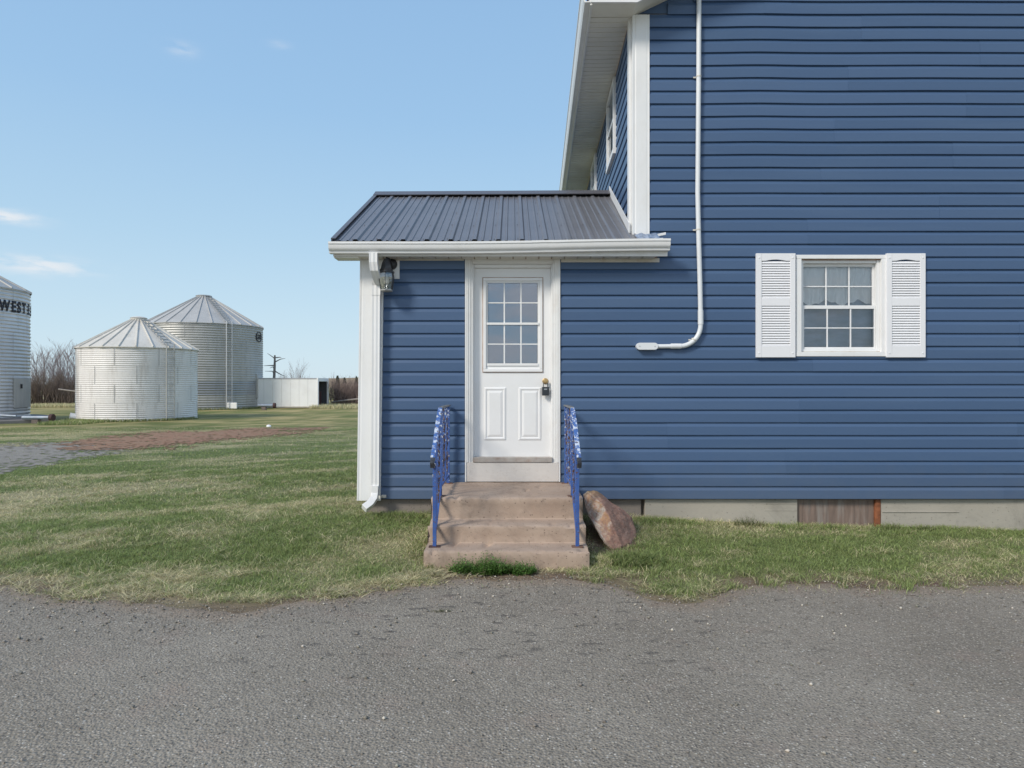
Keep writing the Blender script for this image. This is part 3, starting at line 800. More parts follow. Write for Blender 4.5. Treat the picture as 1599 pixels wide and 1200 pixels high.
# main soffit: one panel every 0.30 m with three grooves
for i in range(35):
    u0 = .0 + i * .305; u1 = u0 + .301
    if u1 > 10.2: break
    mb = MB()
    pr = []
    for j in range(3):
        a = u0 + (u1 - u0) * j / 3; w3 = (u1 - u0) / 3
        pr += [(a, .018), (a + .006, 0), (a + w3 - .010, 0), (a + w3 - .002, .018)]
    pr += [(u1, .030), (u0, .030)]
    mb.prism(pr, CORNER + Vector((0, 0, 5.362)), CORNER + ANRM * .43 + Vector((0, 0, 5.362)), ADIR, (0, 0, 1)); hp(mb.build('soffit_panel', SOFFM, house))
mb = MB(); mb.prism([(.431, 5.345), (.455, 5.345), (.455, 5.52), (.431, 5.52)], CORNER - ADIR * .27, CORNER + ADIR * 10.2, ANRM, (0, 0, 1)); hp(mb.build('fascia', WHITE, house, .003))
mb = MB(); mb.prism([(.456, 5.37), (.51, 5.37), (.525, 5.40), (.54, 5.47), (.55, 5.48), (.55, 5.50), (.54, 5.50), (.53, 5.475), (.51, 5.41), (.50, 5.38), (.456, 5.38)], CORNER - ADIR * .28, CORNER + ADIR * 10.2, ANRM, (0, 0, 1)); hp(mb.build('gutter', WHITE, house))
mb = MB(); mb.prism([(.003, 5.33), (.022, 5.33), (.022, 5.361), (.003, 5.361)], CORNER + ADIR * .12, CORNER + ADIR * 10.1, ANRM, (0, 0, 1)); hp(mb.build('soffit_channel', RUSTB, house))
# main roof
for sgn in (0, 1):
    mb = MB()
    a = Vector((.77, 0, 5.50)) if sgn == 0 else Vector((WALLR + .45, 0, 5.36 - .45 * .486 + .10)); r_ = Vector((rid, 0, rz_ + .12))
    vs = [(a.x, 6.80, a.z), (r_.x, 6.80, r_.z), (r_.x + .4 * (1 - sgn) * 0, 17.4, r_.z), (a.x + .41 * (1 - sgn), 17.4, a.z)]
    mb.add(vs + [(x, y, z + .06) for x, y, z in vs], [(0, 1, 2, 3), (7, 6, 5, 4), (0, 4, 5, 1), (1, 5, 6, 2), (2, 6, 7, 3), (3, 7, 4, 0)]); hp(mb.build('roof', SHINGLE, house))
    poly = [(.79, 5.352), (1.25, 5.352), (rid, rz_ - .030), (rid, rz_ + .175), (.76, 5.555)]
    if sgn: poly = [(2 * rid - x, z) for x, z in poly][::-1]
    mb = MB(); mb.prism(poly, (0, 6.775, 0), (0, 6.798, 0), (1, 0, 0), (0, 0, 1)); hp(mb.build('rake_board', WHITE, house))
mb = MB(); mb.add([(.80, 6.80, 5.362), (1.25, 6.80, 5.362), (rid, 6.80, rz_ - .02), (rid, WY, rz_ - .02), (1.25, WY, 5.362), (.80, WY, 5.362)], [(0, 1, 4, 5), (1, 2, 3, 4)]); hp(mb.build('rake_soffit', SOFFM, house))

# side windows under the soffit
for (a, b_) in SIDEWIN:
    p = lambda u, o, z: tuple(CORNER + ADIR * u + ANRM * o + Vector((0, 0, z)))
    w = thing('window', None, None); del_ = None
    w.parent = house; unparent_offset(w)
    def sidebar(name, u0, u1, z0, z1, o0, o1, mat):
        mb = MB(); mb.prism([(u0, z0), (u1, z0), (u1, z1), (u0, z1)], CORNER + ANRM * o0, CORNER + ANRM * o1, ADIR, (0, 0, 1)); return mb.build(name, mat, w, .003)
    zb, zt = 4.38, 5.325
    sidebar('frame_side', a, a + .06, zb + .06, zt - .06, .004, .055, WHITE); sidebar('frame_side', b_ - .06, b_, zb + .06, zt - .06, .004, .055, WHITE)
    sidebar('frame_head', a, b_, zt - .06, zt, .004, .055, WHITE); sidebar('sill', a, b_, zb, zb + .06, .004, .062, WHITE)
    sidebar('pane', a + .061, b_ - .061, zb + .061, zt - .061, .0225, .028, GLASS); sidebar('blind', a + .061, b_ - .061, zb + .061, zt - .061, .0205, .0222, DARKIN)
    sidebar('meeting_rail', a + .061, b_ - .061, (zb + zt) / 2 - .02, (zb + zt) / 2 + .02, .0285, .045, WHITE)

# foundation ------------------------------------------------------
fy0 = WY + .02
def fbox(name, xa, xb, mat, dy=0., z0=-.25, z1=.345, bevel=.006):
    return hp(boxo(name, mat, house, xa, xb, fy0 + dy, fy0 + .14 + dy, z0, z1, bevel))
fbox('foundation_block', -1.53, -.735, FOUNDD, .02)
fbox('foundation_block', .60, PX(1003, WY), FOUNDD, .03)
fbox('foundation_block', PX(1008, WY), PX(1247, WY), FOUNDM, .0)
fbox('foundation_block', PX(1378, WY), WALLR, FOUNDM, .005)
fbox('foundation_recess', PX(1003, WY) - .02, PX(1008, WY) + .02, FOUNDD, .10)
for (xa_, xb_, zz) in ((PX(1195, WY), PX(1246, WY), .215), (PX(1380, WY), PX(1500, WY), .20), (PX(1195, WY), PX(1246, WY), .285)):
    hp(boxo('form_ridge', FOUNDM, house, xa_, xb_, fy0 - .003, fy0 + .01, zz, zz + .006, .001))
# metal sheet over the cellar opening
xa, xb = PX(1247, WY), PX(1371, WY)
mb = MB(); nn = 60
for i in range(nn + 1):
    x = xa + (xb - xa) * i / nn; o = .0008 * math.sin(i * 1.3) + .002 * mnoise.noise(Vector((i * .7, 0, 0)))
    mb.v += [(x, fy0 + .03 + o, -.2), (x, fy0 + .03 + o, .343 - .006 * abs(math.sin(i * .14))), (x, fy0 + .045, .343), (x, fy0 + .045, -.2)]
for i in range(nn): mb.f += [(4 * i, 4 * i + 4, 4 * i + 5, 4 * i + 1), (4 * i + 1, 4 * i + 5, 4 * i + 6, 4 * i + 2), (4 * i + 3, 4 * i + 2, 4 * i + 6, 4 * i + 7)]
o = hp(mb.build('metal_sheet', WELLM, house)); o['label'] = 'brown weathered metal sheet closing a gap in the foundation'
o = hp(boxo('iron_post', ORUST, house, PX(1369, WY), PX(1377, WY), fy0 - .004, fy0 + .05, -.2, .344, .003)); o['label'] = 'orange rusted iron post in the foundation'
hp(boxo('starter_strip', BLACKM, house, -1.5, WALLR, WY + .001, WY + .016, .338, .3465, 0))

# porch body -------------------------------------------------------
hp(boxo('porch_side_wall', SIDING, house, -1.565, -1.47, WY + .16, WY + 3.9, .3, 2.86)); hp(boxo('porch_back_wall', SIDING, house, -1.565, 1.2, WY + 3.91, WY + 4.0, .3, 2.86))
hp(boxo('porch_foundation', FOUNDD, house, -1.53, -1.45, WY + .18, WY + 3.95, -.2, .3)); hp(boxo('porch_floor', DARKIN, house, -1.46, 1.2, WY + .15, WY + 3.9, .6, .64)); hp(boxo('porch_inner_wall', DARKIN, house, -1.46, 1.2, WY + 2.0, WY + 2.08, .65, 2.85))
# fascia + soffit
FY = 6.87
hp(boxo('fascia', WHITE, house, -1.81, PX(1043, FY), FY, FY + .022, PZ(400.5, FY), 2.955, .003))
for i in range(25):
    a = -1.575 + i * .1325
    if a > 1.42: break
    b_ = min(a + .124, 1.50)
    mb = MB(); mb.prism([(a, 0), (a + .004, -.004), (b_ - .004, -.004), (b_, 0), (b_, .012), (a, .012)], (0, FY + .023, 2.836), (0, WY - .03, 2.836), (1, 0, 0), (0, 0, 1)); hp(mb.build('soffit_panel', AGEDW, house))
hp(boxo('soffit_backing', RUSTB, house, -1.58, 1.50, FY + .024, WY + .003, 2.849, 2.860, 0))
hp(boxo('soffit_channel', AGEDW, house, -1.34, DX0 - .01, WY - .029, WY - .004, PTOP - .012, 2.847, .002))
hp(boxo('soffit_channel', AGEDW, house, DX1 + .01, 1.53, WY - .029, WY - .004, PTOP - .030, 2.847, .002))
hp(boxo('soffit_channel', RUSTB, house, DX0 - .009, DX1 + .009, WY - .045, WY - .004, PTOP + .002, 2.847, .002))
hp(boxo('eave_return', WHITE, house, -1.81, -1.565, FY + .0225, WY + .0, 2.822, 2.848, .002))
# gutter with a slight fall to the left
prof = [(0, .112), (0, 0), (.060, 0), (.064, .010), (.064, .020), (.080, .030), (.090, .052), (.093, .086), (.101, .089), (.101, .110), (.092, .110), (.092, .104), (.096, .102), (.096, .094), (.088, .090), (.085, .054), (.076, .034), (.060, .024), (.056, .006), (.004, .006), (.004, .112)]
g0, g1 = -1.834, PX(1048, 6.77)
mb = MB(); nseg = 24; n = len(prof)
for i in range(nseg + 1):
    x = g0 + (g1 - g0) * i / nseg; zz = 2.852 + .030 * sstep(.35, 1, i / nseg) + .0015 * mnoise.noise(Vector((i * .9, 2, 1)))
    for a, h in prof: mb.v.append((x, FY - .001 - a, zz + h))
for i in range(nseg):
    for j in range(n): mb.f.append((i * n + j, (i + 1) * n + j, (i + 1) * n + (j + 1) % n, i * n + (j + 1) % n))
for i in (0, nseg): mb.f.append(tuple(i * n + j for j in (1, 2, 3, 4, 5, 6, 7, 8, 9, 10, 0)))
hp(mb.build('gutter', WHITE, house, smooth=True))
# downspout ---------------------------------------------------------
ds = thing('downspout', None, None); ds.parent = house; unparent_offset(ds)
def spout(pts, w, d, name='elbow', ribs=0):
    mb = MB(); base = 0
    for i, (x, y, z, ang) in enumerate(pts):          # ang: pitch of the section plane in the x-z / y-z plane
        ca, sa = math.cos(ang), math.sin(ang)
        for (a, b_) in ((-w / 2, -d / 2), (-w / 4, -d / 2 + .004), (0, -d / 2), (w / 4, -d / 2 + .004), (w / 2, -d / 2), (w / 2, d / 2), (-w / 2, d / 2)):
            mb.v.append((x + a * (1 if not ribs else 1), y + b_ * ca, z + b_ * sa))
    for i in range(len(pts) - 1):
        for j in range(7): mb.f.append((i * 7 + j, i * 7 + (j + 1) % 7, (i + 1) * 7 + (j + 1) % 7, (i + 1) * 7 + j))
    mb.f.append(tuple(range(7))); mb.f.append(tuple((len(pts) - 1) * 7 + j for j in range(6, -1, -1)))
    return mb.build(name, WHITE, ds, .0015)
xs_ = PX(583.5, 6.80); xd = PX(589, 7.0)
spout([(xs_, 6.815, 2.853, 0), (xs_, 6.815, 2.76, 0), (xs_ + .006, 6.83, 2.69, .5), (xs_ + .02, 6.90, 2.62, .7), (xs_ + .03, 6.96, 2.57, .5)], .083, .062)
spout([(xd + .002, 6.965, 2.60, 0.2), (xd + .002, 6.985, 2.55, 0), (xd, 6.985, 2.45, 0)], .088, .068, 'collar')
spout([(xd, 6.985, 2.50, 0), (xd - .01, 6.985, .46, 0)], .080, .060, 'pipe')
mb = MB()
path_ = [(xd - .012, 6.98, .50), (xd - .014, 6.98, .42), (xd - .022, 6.955, .365), (xd - .05, 6.90, .318), (xd - .10, 6.85, .283)]
mb.tube(path_, .05, 4, True, 0., None)
mb2 = MB()
for i in range(len(path_)):
    pass
mb.build('outlet_elbow', WHITE, ds, .004)
mb = MB(); mb.box(xd - .06, xd + .045, 6.946, 6.951, .365 + .0, .397); mb.box(xd + .045, xd + .090, 7.03, 7.036, .362, .392); mb.box(xd + .042, xd + .047, 6.95, 7.035, .365, .390); mb.tube([(xd + .07, 7.03, .377), (xd + .07, 7.02, .377)], .016, 8)
mb.build('strap', AGEDW, ds, .001)

# porch roof ---------------------------------------------------------
RE = Vector((0, 6.80, 2.972)); RR = Vector((0, 9.02, 4.05)); RD = (RR - RE).normalized(); RN = Vector((0, -RD.z, RD.y)); RL = (RR - RE).length
rx0 = -1.800; major = -1.568; sp = .2385
def rib_h(x):
    h = 0.
    t_ = (x - major) / sp; f = abs(t_ - round(t_)) * sp
    if x > rx0 + .03: h = max(0, min(1, (.030 - f) / .014)) * .019
    ft = (t_ - math.floor(t_)) * sp
    for c in (sp / 3, 2 * sp / 3):
        d = abs(ft - c); h = max(h, max(0, min(1, (.014 - d) / .007)) * .0085)
    return h
def rsec(x0_, x1_):
    pts = {round(x0_, 5), round(x1_, 5)}
    k = math.floor((x0_ - major) / sp) - 1
    while major + k * sp < x1_ + sp:
        b_ = major + k * sp
        for d in (-.030, -.016, .016, .030, sp / 3 - .014, sp / 3 - .007, sp / 3 + .007, sp / 3 + .014, 2 * sp / 3 - .014, 2 * sp / 3 - .007, 2 * sp / 3 + .007, 2 * sp / 3 + .014):
            if x0_ < b_ + d < x1_: pts.add(round(b_ + d, 5))
        k += 1
    return sorted(pts)
def roof_panel(x0_, x1_, back=False):
    mb = MB(); X = rsec(x0_, x1_); n = len(X); T = (0, .25, .5, .75, 1.)
    for t_ in T:
        for x in X:
            u = t_ * RL; w_ = x
            xe = x
            p = RE + RD * u + RN * rib_h(x)
            if back: p = Vector((0, 2 * RR.y - p.y, p.z))
            mb.v.append((xe, p.y, p.z))
    for i in range(len(T) - 1):
        for j in range(n - 1): mb.f.append((i * n + j, i * n + j + 1, (i + 1) * n + j + 1, (i + 1) * n + j))
    # front lip closes the ribs
    b0 = len(mb.v)
    for x in X:
        p = RE - RN * .004 + RD * .0
        if back: p = Vector((0, 2 * RR.y - p.y, p.z))
        mb.v.append((x, p.y, p.z))
    del mb.v[b0:]
    o = hp(mb.build('roof_panel', ROOFM, house)); return o
pw = sp * 4
x = rx0; first = True
bounds = [rx0, major + sp * 3 + .03, major + sp * 7 + .03, major + sp * 11 + .03, 1.43]
for i in range(4):
    # right hand panel is cut along the side wall
    o = roof_panel(bounds[i], bounds[i + 1] if i < 3 else 1.262); o2 = roof_panel(bounds[i], bounds[i + 1] if i < 3 else 1.262, True)
    for u_ in (.05, .62, 1.24, 1.85):
        pass
mb = MB()
for u_ in (.06, .68, 1.30, 1.95):
    k = 0
    while major + k * sp < 1.2:
        p = RE + RD * (u_ + .03 * math.sin(k * 2.1)) + RN * .002; xx = major + k * sp - .042
        mb.add([(xx - .006, p.y - .006, p.z), (xx + .006, p.y - .006, p.z), (xx + .006, p.y + .006, p.z + .003), (xx - .006, p.y + .006, p.z + .003), (xx, p.y - .003, p.z + .010)], [(0, 1, 4), (1, 2, 4), (2, 3, 4), (3, 0, 4)]); k += 1
o = hp(mb.build('roof_screws', ROOFD, house)); o['kind'] = 'stuff'
mb = MB(); mb.prism([(6.90, 2.93), (11.14, 2.93), (11.14, 2.958), (9.02, 3.99), (6.90, 2.985)], (-1.785, 0, 0), (1.24, 0, 0), (0, 1, 0), (0, 0, 1)) if 0 else (mb.prism([(6.86, 2.945), (9.02, 3.975), (9.02, 4.0), (6.86, 2.975)], (-1.785, 0, 0), (1.24, 0, 0), (0, 1, 0), (0, 0, 1)), mb.prism([(11.18, 2.945), (9.02, 3.975), (9.02, 4.0), (11.18, 2.975)], (-1.785, 0, 0), (1.24, 0, 0), (0, 1, 0), (0, 0, 1))); hp(mb.build('roof_deck', AGEDW, house))
mb = MB(); mb.prism([(7.07, 2.86), (10.97, 2.86), (10.97, 3.02), (9.02, 3.95), (7.07, 3.02)], (-1.565, 0, 0), (-1.50, 0, 0), (0, 1, 0), (0, 0, 1)); hp(mb.build('porch_gable', SIDING, house))
# ridge cap, rake trim, side flashing
p = RR; mb = MB(); mb.prism([(-.16, -.050), (-.155, -.058), (0, .022), (.155, -.058), (.16, -.050), (.012, .034), (-.012, .034)], (rx0 - .012, p.y, p.z + .012), (1.335, p.y, p.z + .030), (0, 1, 0), (0, 0, 1)); hp(mb.build('ridge_cap', ROOFD, house))
mb = MB(); q0 = RE + RN * .0; mb.prism([(-.012, -.11), (.0, -.11), (.0, .022), (.034, .022), (.034, .030), (-.012, .030)], (rx0, q0.y, q0.z), (rx0, RR.y, RR.z), (1, 0, 0), RN); hp(mb.build('rake_trim', ROOFD, house))
a0 = CORNER + ADIR * .0 ; 
def sidept(u, off, z): return CORNER + ADIR * u + ANRM * off + Vector((0, 0, z))
mb = MB()
u0_, u1_ = -.27, 1.98
za = lambda u: RE.z + (WY + u - RE.y) * (RD.z / RD.y)
vs = []
for u in (.0, 1.97):
    for (of, dz) in ((.026, .0), (.034, .0), (.034, .105), (.026, .105)): vs.append(sidept(u, of, za(u) + dz + .012))
mb.add(vs, [(0, 1, 5, 4), (1, 2, 6, 5), (2, 3, 7, 6), (3, 0, 4, 7), (0, 3, 2, 1), (4, 5, 6, 7)]); hp(mb.build('side_flashing', WHITE, house))
# roof strip between last panel and wall, bent steel
mb = MB(); vs = []
for (u, xl) in ((-.25, 1.262), (1.97, 1.262)):
    xr = 1.252 if u < 0 else (CORNER + ADIR * u).x
    z = za(u) + .004; yv = WY + u
    vs += [(1.262, yv, z), (max(xr, 1.27), yv, z + .012)]
mb.add(vs, [(0, 1, 3, 2)]); hp(mb.build('valley_strip', ROOFM, house))
# torn blue flashing and loose white trim ends on the gutter's right end
mb = MB(); random.seed(11); nxn, nyn = 12, 5
for j in range(nyn):
    for i in range(nxn):
        x = 1.262 + (1.49 - 1.262) * i / (nxn - 1); y = 6.80 + .235 * j / (nyn - 1)
        z = 2.972 + (y - 6.80) * .486 + .012 + .014 * mnoise.noise(Vector((x * 22, y * 22, 0))) + (.012 if i > 9 else 0)
        mb.v.append((x, y, z))
for j in range(nyn - 1):
    for i in range(nxn - 1): mb.f.append((j * nxn + i, j * nxn + i + 1, (j + 1) * nxn + i + 1, (j + 1) * nxn + i))
hp(mb.build('torn_flashing', FLASHB, house))
mb = MB(); mb.prism([(0, 0), (.012, 0), (.012, .028), (0, .024)], (1.425, 6.99, 3.045), (PX(1040, 7.0), 6.99, 3.078), (0, 1, 0), (0, 0, 1)); hp(mb.build('loose_trim', WHITE, house, .002))
mb = MB(); mb.prism([(0, 0), (.03, 0), (.03, .010), (0, .008)], (1.27, 6.965, 3.018), (PX(1036, 6.97), 6.965, 3.032), (0, 1, 0), (0, 0, 1)); hp(mb.build('loose_trim', WHITE, house, .002))

# ------------------------------------------------------------------ door
door = thing('door', None, None); door.parent = house; unparent_offset(door)
door['label'] = 'white panelled entry door with a nine-over-six lite window'
door['label'] = 'white entry door with a divided window above two raised panels'
ZD = lambda py, Y=WY: PZ(py, Y)
dtop = 2.862
# casing: outer thin strip, brickmould
cz0, cz1 = ZD(752), ZD(405)
for (a, b_) in ((DX0, DX0 + .014), (DX1 - .014, DX1)):
    boxo('casing_strip', WHITE, door, a, b_, WY - .036, WY + .02, cz0, cz1, .002)
def mould(xa, xb, flip):
    mb = MB(); w = xb - xa
    pr = [(0, 0), (.016, 0), (.020, .006), (.040, .008), (.046, .016), (w, .018), (w, .05), (0, .05)]
    if flip: pr = [(w - a, b_) for a, b_ in pr][::-1]
    mb.prism(pr, (xa, WY - .034, ZD(722)), (xa, WY - .034, cz1 - .0), (1, 0, 0), (0, 1, 0)); mb.build('casing', CASEW, door)
mould(DX0 + .015, DX0 + .080, False); mould(DX1 - .080, DX1 - .015, True)
mb = MB(); mb.prism([(0, 0), (.004, -.018), (.016, -.03), (.05, -.03), (.05, 0)][::-1], (DX0 + .081, WY - .030, cz1 - .003), (DX1 - .081, WY - .030, cz1 - .003), (0, 1, 0), (0, 0, 1.6)); mb.build('casing_head', CASEW, door)
boxo('jamb', DOORW, door, DX0 + .062, DX0 + .094, WY + .017, WY + .12, ZD(716), cz1 - .05, .002); boxo('jamb', DOORW, door, DX1 - .094, DX1 - .062, WY + .017, WY + .12, ZD(716), cz1 - .05, .002)
boxo('head_jamb', DOORW, door, DX0 + .095, DX1 - .095, WY + .022, WY + .12, cz1 - .085, cz1 - .051, .002)
SY = WY + .055
dx0, dx1 = DX0 + .0945, DX1 - .0945; dz0, dz1 = ZD(714.5, SY), cz1 - .086
gx0, gx1, gz0, gz1 = PX(762, SY), PX(840, SY), ZD(571, SY), ZD(442, SY)
# leaf as rails and stiles around the glass
mb = MB(); mb.box(dx0, gx0 - .0, SY, SY + .044, dz0, dz1); mb.box(gx1 + .0, dx1, SY, SY + .044, dz0, dz1); mb.box(gx0, gx1, SY, SY + .044, gz1, dz1); mb.box(gx0, gx1, SY, SY + .044, dz0, gz0); mb.build('leaf', DOORW, door)
def panel(xa, xb, za_, zb_):
    mb = MB(); d = [(0, -.0005), (.010, -.0075), (.022, -.009), (.034, -.0025), (.060, -.010)]
    rings = []
    for (i, y) in d: rings.append([(xa + i, SY + y, za_ + i), (xb - i, SY + y, za_ + i), (xb - i, SY + y, zb_ - i), (xa + i, SY + y, zb_ - i)])
    for r_ in rings: mb.v += r_
    for k in range(len(d) - 1):
        for j in range(4): mb.f.append((4 * k + j, 4 * k + (j + 1) % 4, 4 * k + 4 + (j + 1) % 4, 4 * k + 4 + j))
    mb.f.append(tuple(4 * (len(d) - 1) + j for j in range(4))); mb.build('raised_panel', DOORW, door)
panel(PX(756, SY), PX(791, SY), ZD(688, SY), ZD(605, SY)); panel(PX(810, SY), PX(846, SY), ZD(688, SY), ZD(605, SY))
# lite frame
fx0, fx1, fz0, fz1 = PX(755, SY), PX(847.5, SY), ZD(581, SY), ZD(434.5, SY)
for args in ((fx0, fx0 + .030, fz0 + .031, fz1 - .031), (fx1 - .030, fx1, fz0 + .031, fz1 - .031)): boxo('lite_frame', DOORW, door, args[0], args[1], SY - .016, SY - .001, args[2], args[3], .003)
boxo('lite_frame', DOORW, door, fx0, fx1, SY - .016, SY - .001, fz1 - .030, fz1, .003); boxo('lite_frame', DOORW, door, fx0, fx1, SY - .016, SY - .001, fz0, fz0 + .030, .003)
mb = MB(); e_ = .0075
for a in ((fx0 - e_, fx0 - .0005, fz0 - e_, fz1 + e_), (fx1 + .0005, fx1 + e_, fz0 - e_, fz1 + e_), (fx0, fx1, fz1 + .0005, fz1 + e_), (fx0, fx1, fz0 - e_, fz0 - .0005)): mb.box(a[0], a[1], SY - .005, SY - .0005, a[2], a[3])
o = mb.build('old_caulk', RUSTB, door)
MZ = ZD(506, SY)
boxo('meeting_rail', DOORW, door, gx0 - .012, gx1 + .012, SY - .014, SY + .010, MZ - .012, MZ + .012, .002)
boxo('sash_rail', DOORW, door, gx0 - .006, gx1 + .006, SY - .010, SY + .008, gz0 - .004, gz0 + .022, .002)
for (za_, zb_, oy) in ((gz0 + .022, MZ - .012, 0), (MZ + .012, gz1, .006)):
    for i in range(3):
        for j in range(2):
            wx = (gx1 - gx0) / 3; hz = (zb_ - za_) / 2
            boxo('pane', GLASSD, door, gx0 + i * wx + .0035, gx0 + (i + 1) * wx - .0035, SY + .012 + oy, SY + .016 + oy, za_ + j * hz + .003, za_ + (j + 1) * hz - .003, 0)
    for i in (1, 2): boxo('muntin', DOORW, door, gx0 + (gx1 - gx0) * i / 3 - .007, gx0 + (gx1 - gx0) * i / 3 + .007, SY + .002 + oy, SY + .020 + oy, za_, zb_, .002)
    boxo('muntin', DOORW, door, gx0, gx1, SY + .003 + oy, SY + .019 + oy, (za_ + zb_) / 2 - .006, (za_ + zb_) / 2 + .006, .002)
kx, kz = PX(852, SY), ZD(595.5, SY)
mb = MB(); mb.lathe([(0, .0), (.030, 0), (.032, .006), (.022, .010), (.012, .014), (.011, .030), (.020, .036), (.027, .048), (.026, .060), (.018, .068), (0, .070)], (kx, SY, kz), 20, 'y'); mb.build('knob', BRASS, door, smooth=True)
boxo('threshold', simple('worn_threshold', (.40, .37, .34), .6, var=.15, scale=12, dirt=(.25, .14, .09), dirt_amt=.6, dscale=10), door, DX0 + .083, DX1 - .083, WY - .040, WY + .053, ZD(722, WY - .03), ZD(714.2, WY), .004)
boxo('sill_apron', APRONM, door, DX0 + .016, DX1 - .016, WY - .030, WY + .02, cz0, ZD(722.5, WY - .03), .004)
hp_ = thing('key_lockbox', 'small black key lockbox hanging from the brass door knob', 'lockbox', (kx, SY - .03, kz - .02))
mb = MB(); lx, lz = 0, PZ(610, SY) - (kz - .02)
boxo('body', LOCKG, hp_, -.037, .037, -.035, .0, -.131, -.040, .006)
mb.tube([(-.022, -.016, -.045), (-.022, -.016, -.012), (-.014, -.016, .012), (0, -.016, .020), (.014, -.016, .012), (.022, -.016, -.012), (.022, -.016, -.045)], .004, 6); mb.build('shackle', LOCKG, hp_, smooth=True)
for i in range(4): boxo('code_wheel', GREYP, hp_, -.015 + i * .008, -.009 + i * .008, -.038, -.0355, -.071, -.058, .001)

# ------------------------------------------------------------------ main window
win = thing('window', None, None); win.parent = house; unparent_offset(win); win['label'] = 'white double-hung window between two louvred shutters'
yo = WY - .030
t_ = .040
boxo('trim_side', WHITE, win, WX0, WX0 + .055, yo, WY + .03, WZ0 + .046, WZ1 - .041, .003); boxo('trim_side', WHITE, win, WX1 - .055, WX1, yo, WY + .03, WZ0 + .046, WZ1 - .041, .003)
boxo('trim_head', WHITE, win, WX0, WX1, yo, WY + .03, WZ1 - .040, WZ1, .003); boxo('sill', WHITE, win, WX0, WX1, yo - .006, WY + .03, WZ0, WZ0 + .045, .003)
boxo('stain_strip', RUSTB, win, WX0 + .056, WX1 - .056, WY + .000, WY + .02, WZ1 - .050, WZ1 - .041, .001)
boxo('stain_strip', AGEDW, win, WX0 + .056, WX1 - .056, WY + .000, WY + .02, WZ0 + .046, WZ0 + .053, .001)
ix0, ix1, iz0, iz1 = WX0 + .056, WX1 - .056, WZ0 + .054, WZ1 - .051
for a in ((ix0, ix0 + .032), (ix1 - .032, ix1)): boxo('frame_side', WHITE, win, a[0], a[1], WY + .004, WY + .09, iz0, iz1, .002)
boxo('frame_head', WHITE, win, ix0 + .033, ix1 - .033, WY + .012, WY + .09, iz1 - .028, iz1, .002); boxo('frame_foot', WHITE, win, ix0 + .033, ix1 - .033, WY + .006, WY + .09, iz0, iz0 + .024, .002)
mz = PZ(479.5, WY + .03)
def sash(name, z0, z1, y, xa, xb, rb, rt, st):
    s_ = name
    boxo('sash_stile', WHITE, win, xa, xa + st, y, y + .026, z0, z1, .002); boxo('sash_stile', WHITE, win, xb - st, xb, y, y + .026, z0, z1, .002)
    boxo('sash_rail', WHITE, win, xa + st + .0005, xb - st - .0005, y, y + .026, z0, z0 + rb, .002); boxo('sash_rail', WHITE, win, xa + st + .0005, xb - st - .0005, y, y + .026, z1 - rt, z1, .002)
    a, b_, c, d = xa + st, xb - st, z0 + rb, z1 - rt
    for i in range(3):
        for j in range(2):
            boxo('pane', GLASS, win, a + (b_ - a) * i / 3 + .004, a + (b_ - a) * (i + 1) / 3 - .004, y + .010, y + .015, c + (d - c) * j / 2 + .004, c + (d - c) * (j + 1) / 2 - .004, 0)
    for i in (1, 2): boxo('muntin', WHITE, win, a + (b_ - a) * i / 3 - .007, a + (b_ - a) * i / 3 + .007, y + .004, y + .020, c, d, .002)
    boxo('muntin', WHITE, win, a, b_, y + .005, y + .019, (c + d) / 2 - .006, (c + d) / 2 + .006, .002)
sash('upper', mz - .010, iz1 - .029, WY + .052, ix0 + .034, ix1 - .034, .020, .030, .018)
sash('lower', iz0 + .025, mz + .014, WY + .022, ix0 + .034, ix1 - .034, .020, .036, .014)
# curtain inside
cur = MB(); nn = 160; x0_, x1_ = ix0 + .04, ix1 - .04
zt = iz1 - .03
rowsn = 10
for j in range(rowsn + 1):
    for i in range(nn + 1):
        u = i / nn
        hem = mz + .018 + .075 * abs(math.sin((u * 2.0 + .22) * math.pi)) ** .6 * -1 + .10
        hem = mz + .050 + .026 * math.cos(u * 2 * math.pi * 2.3 + .9) + .012 * math.sin(u * 40)
        z = zt + (hem - zt) * j / rowsn
        y = WY + .098 + .012 * math.sin(u * 48 + 1.4 * math.sin(j * .5 + u * 6)) * (.6 + .6 * j / rowsn)
        cur.v.append((x0_ + (x1_ - x0_) * u, y, z))
for j in range(rowsn):
    for i in range(nn): cur.f.append((j * (nn + 1) + i, (j + 1) * (nn + 1) + i, (j + 1) * (nn + 1) + i + 1, j * (nn + 1) + i + 1))
setp(cur.build('curtain', CURT, None, smooth=True), 'sheer white curtain with a scalloped hem behind the upper window sash', 'curtain')
setp(MB().box(x0_ - .02, x1_ + .02, WY + .125, WY + .131, iz0, mz + .16).build('blind', INSCREEN, None), 'grey-blue blind behind the lower window sash', 'blind')

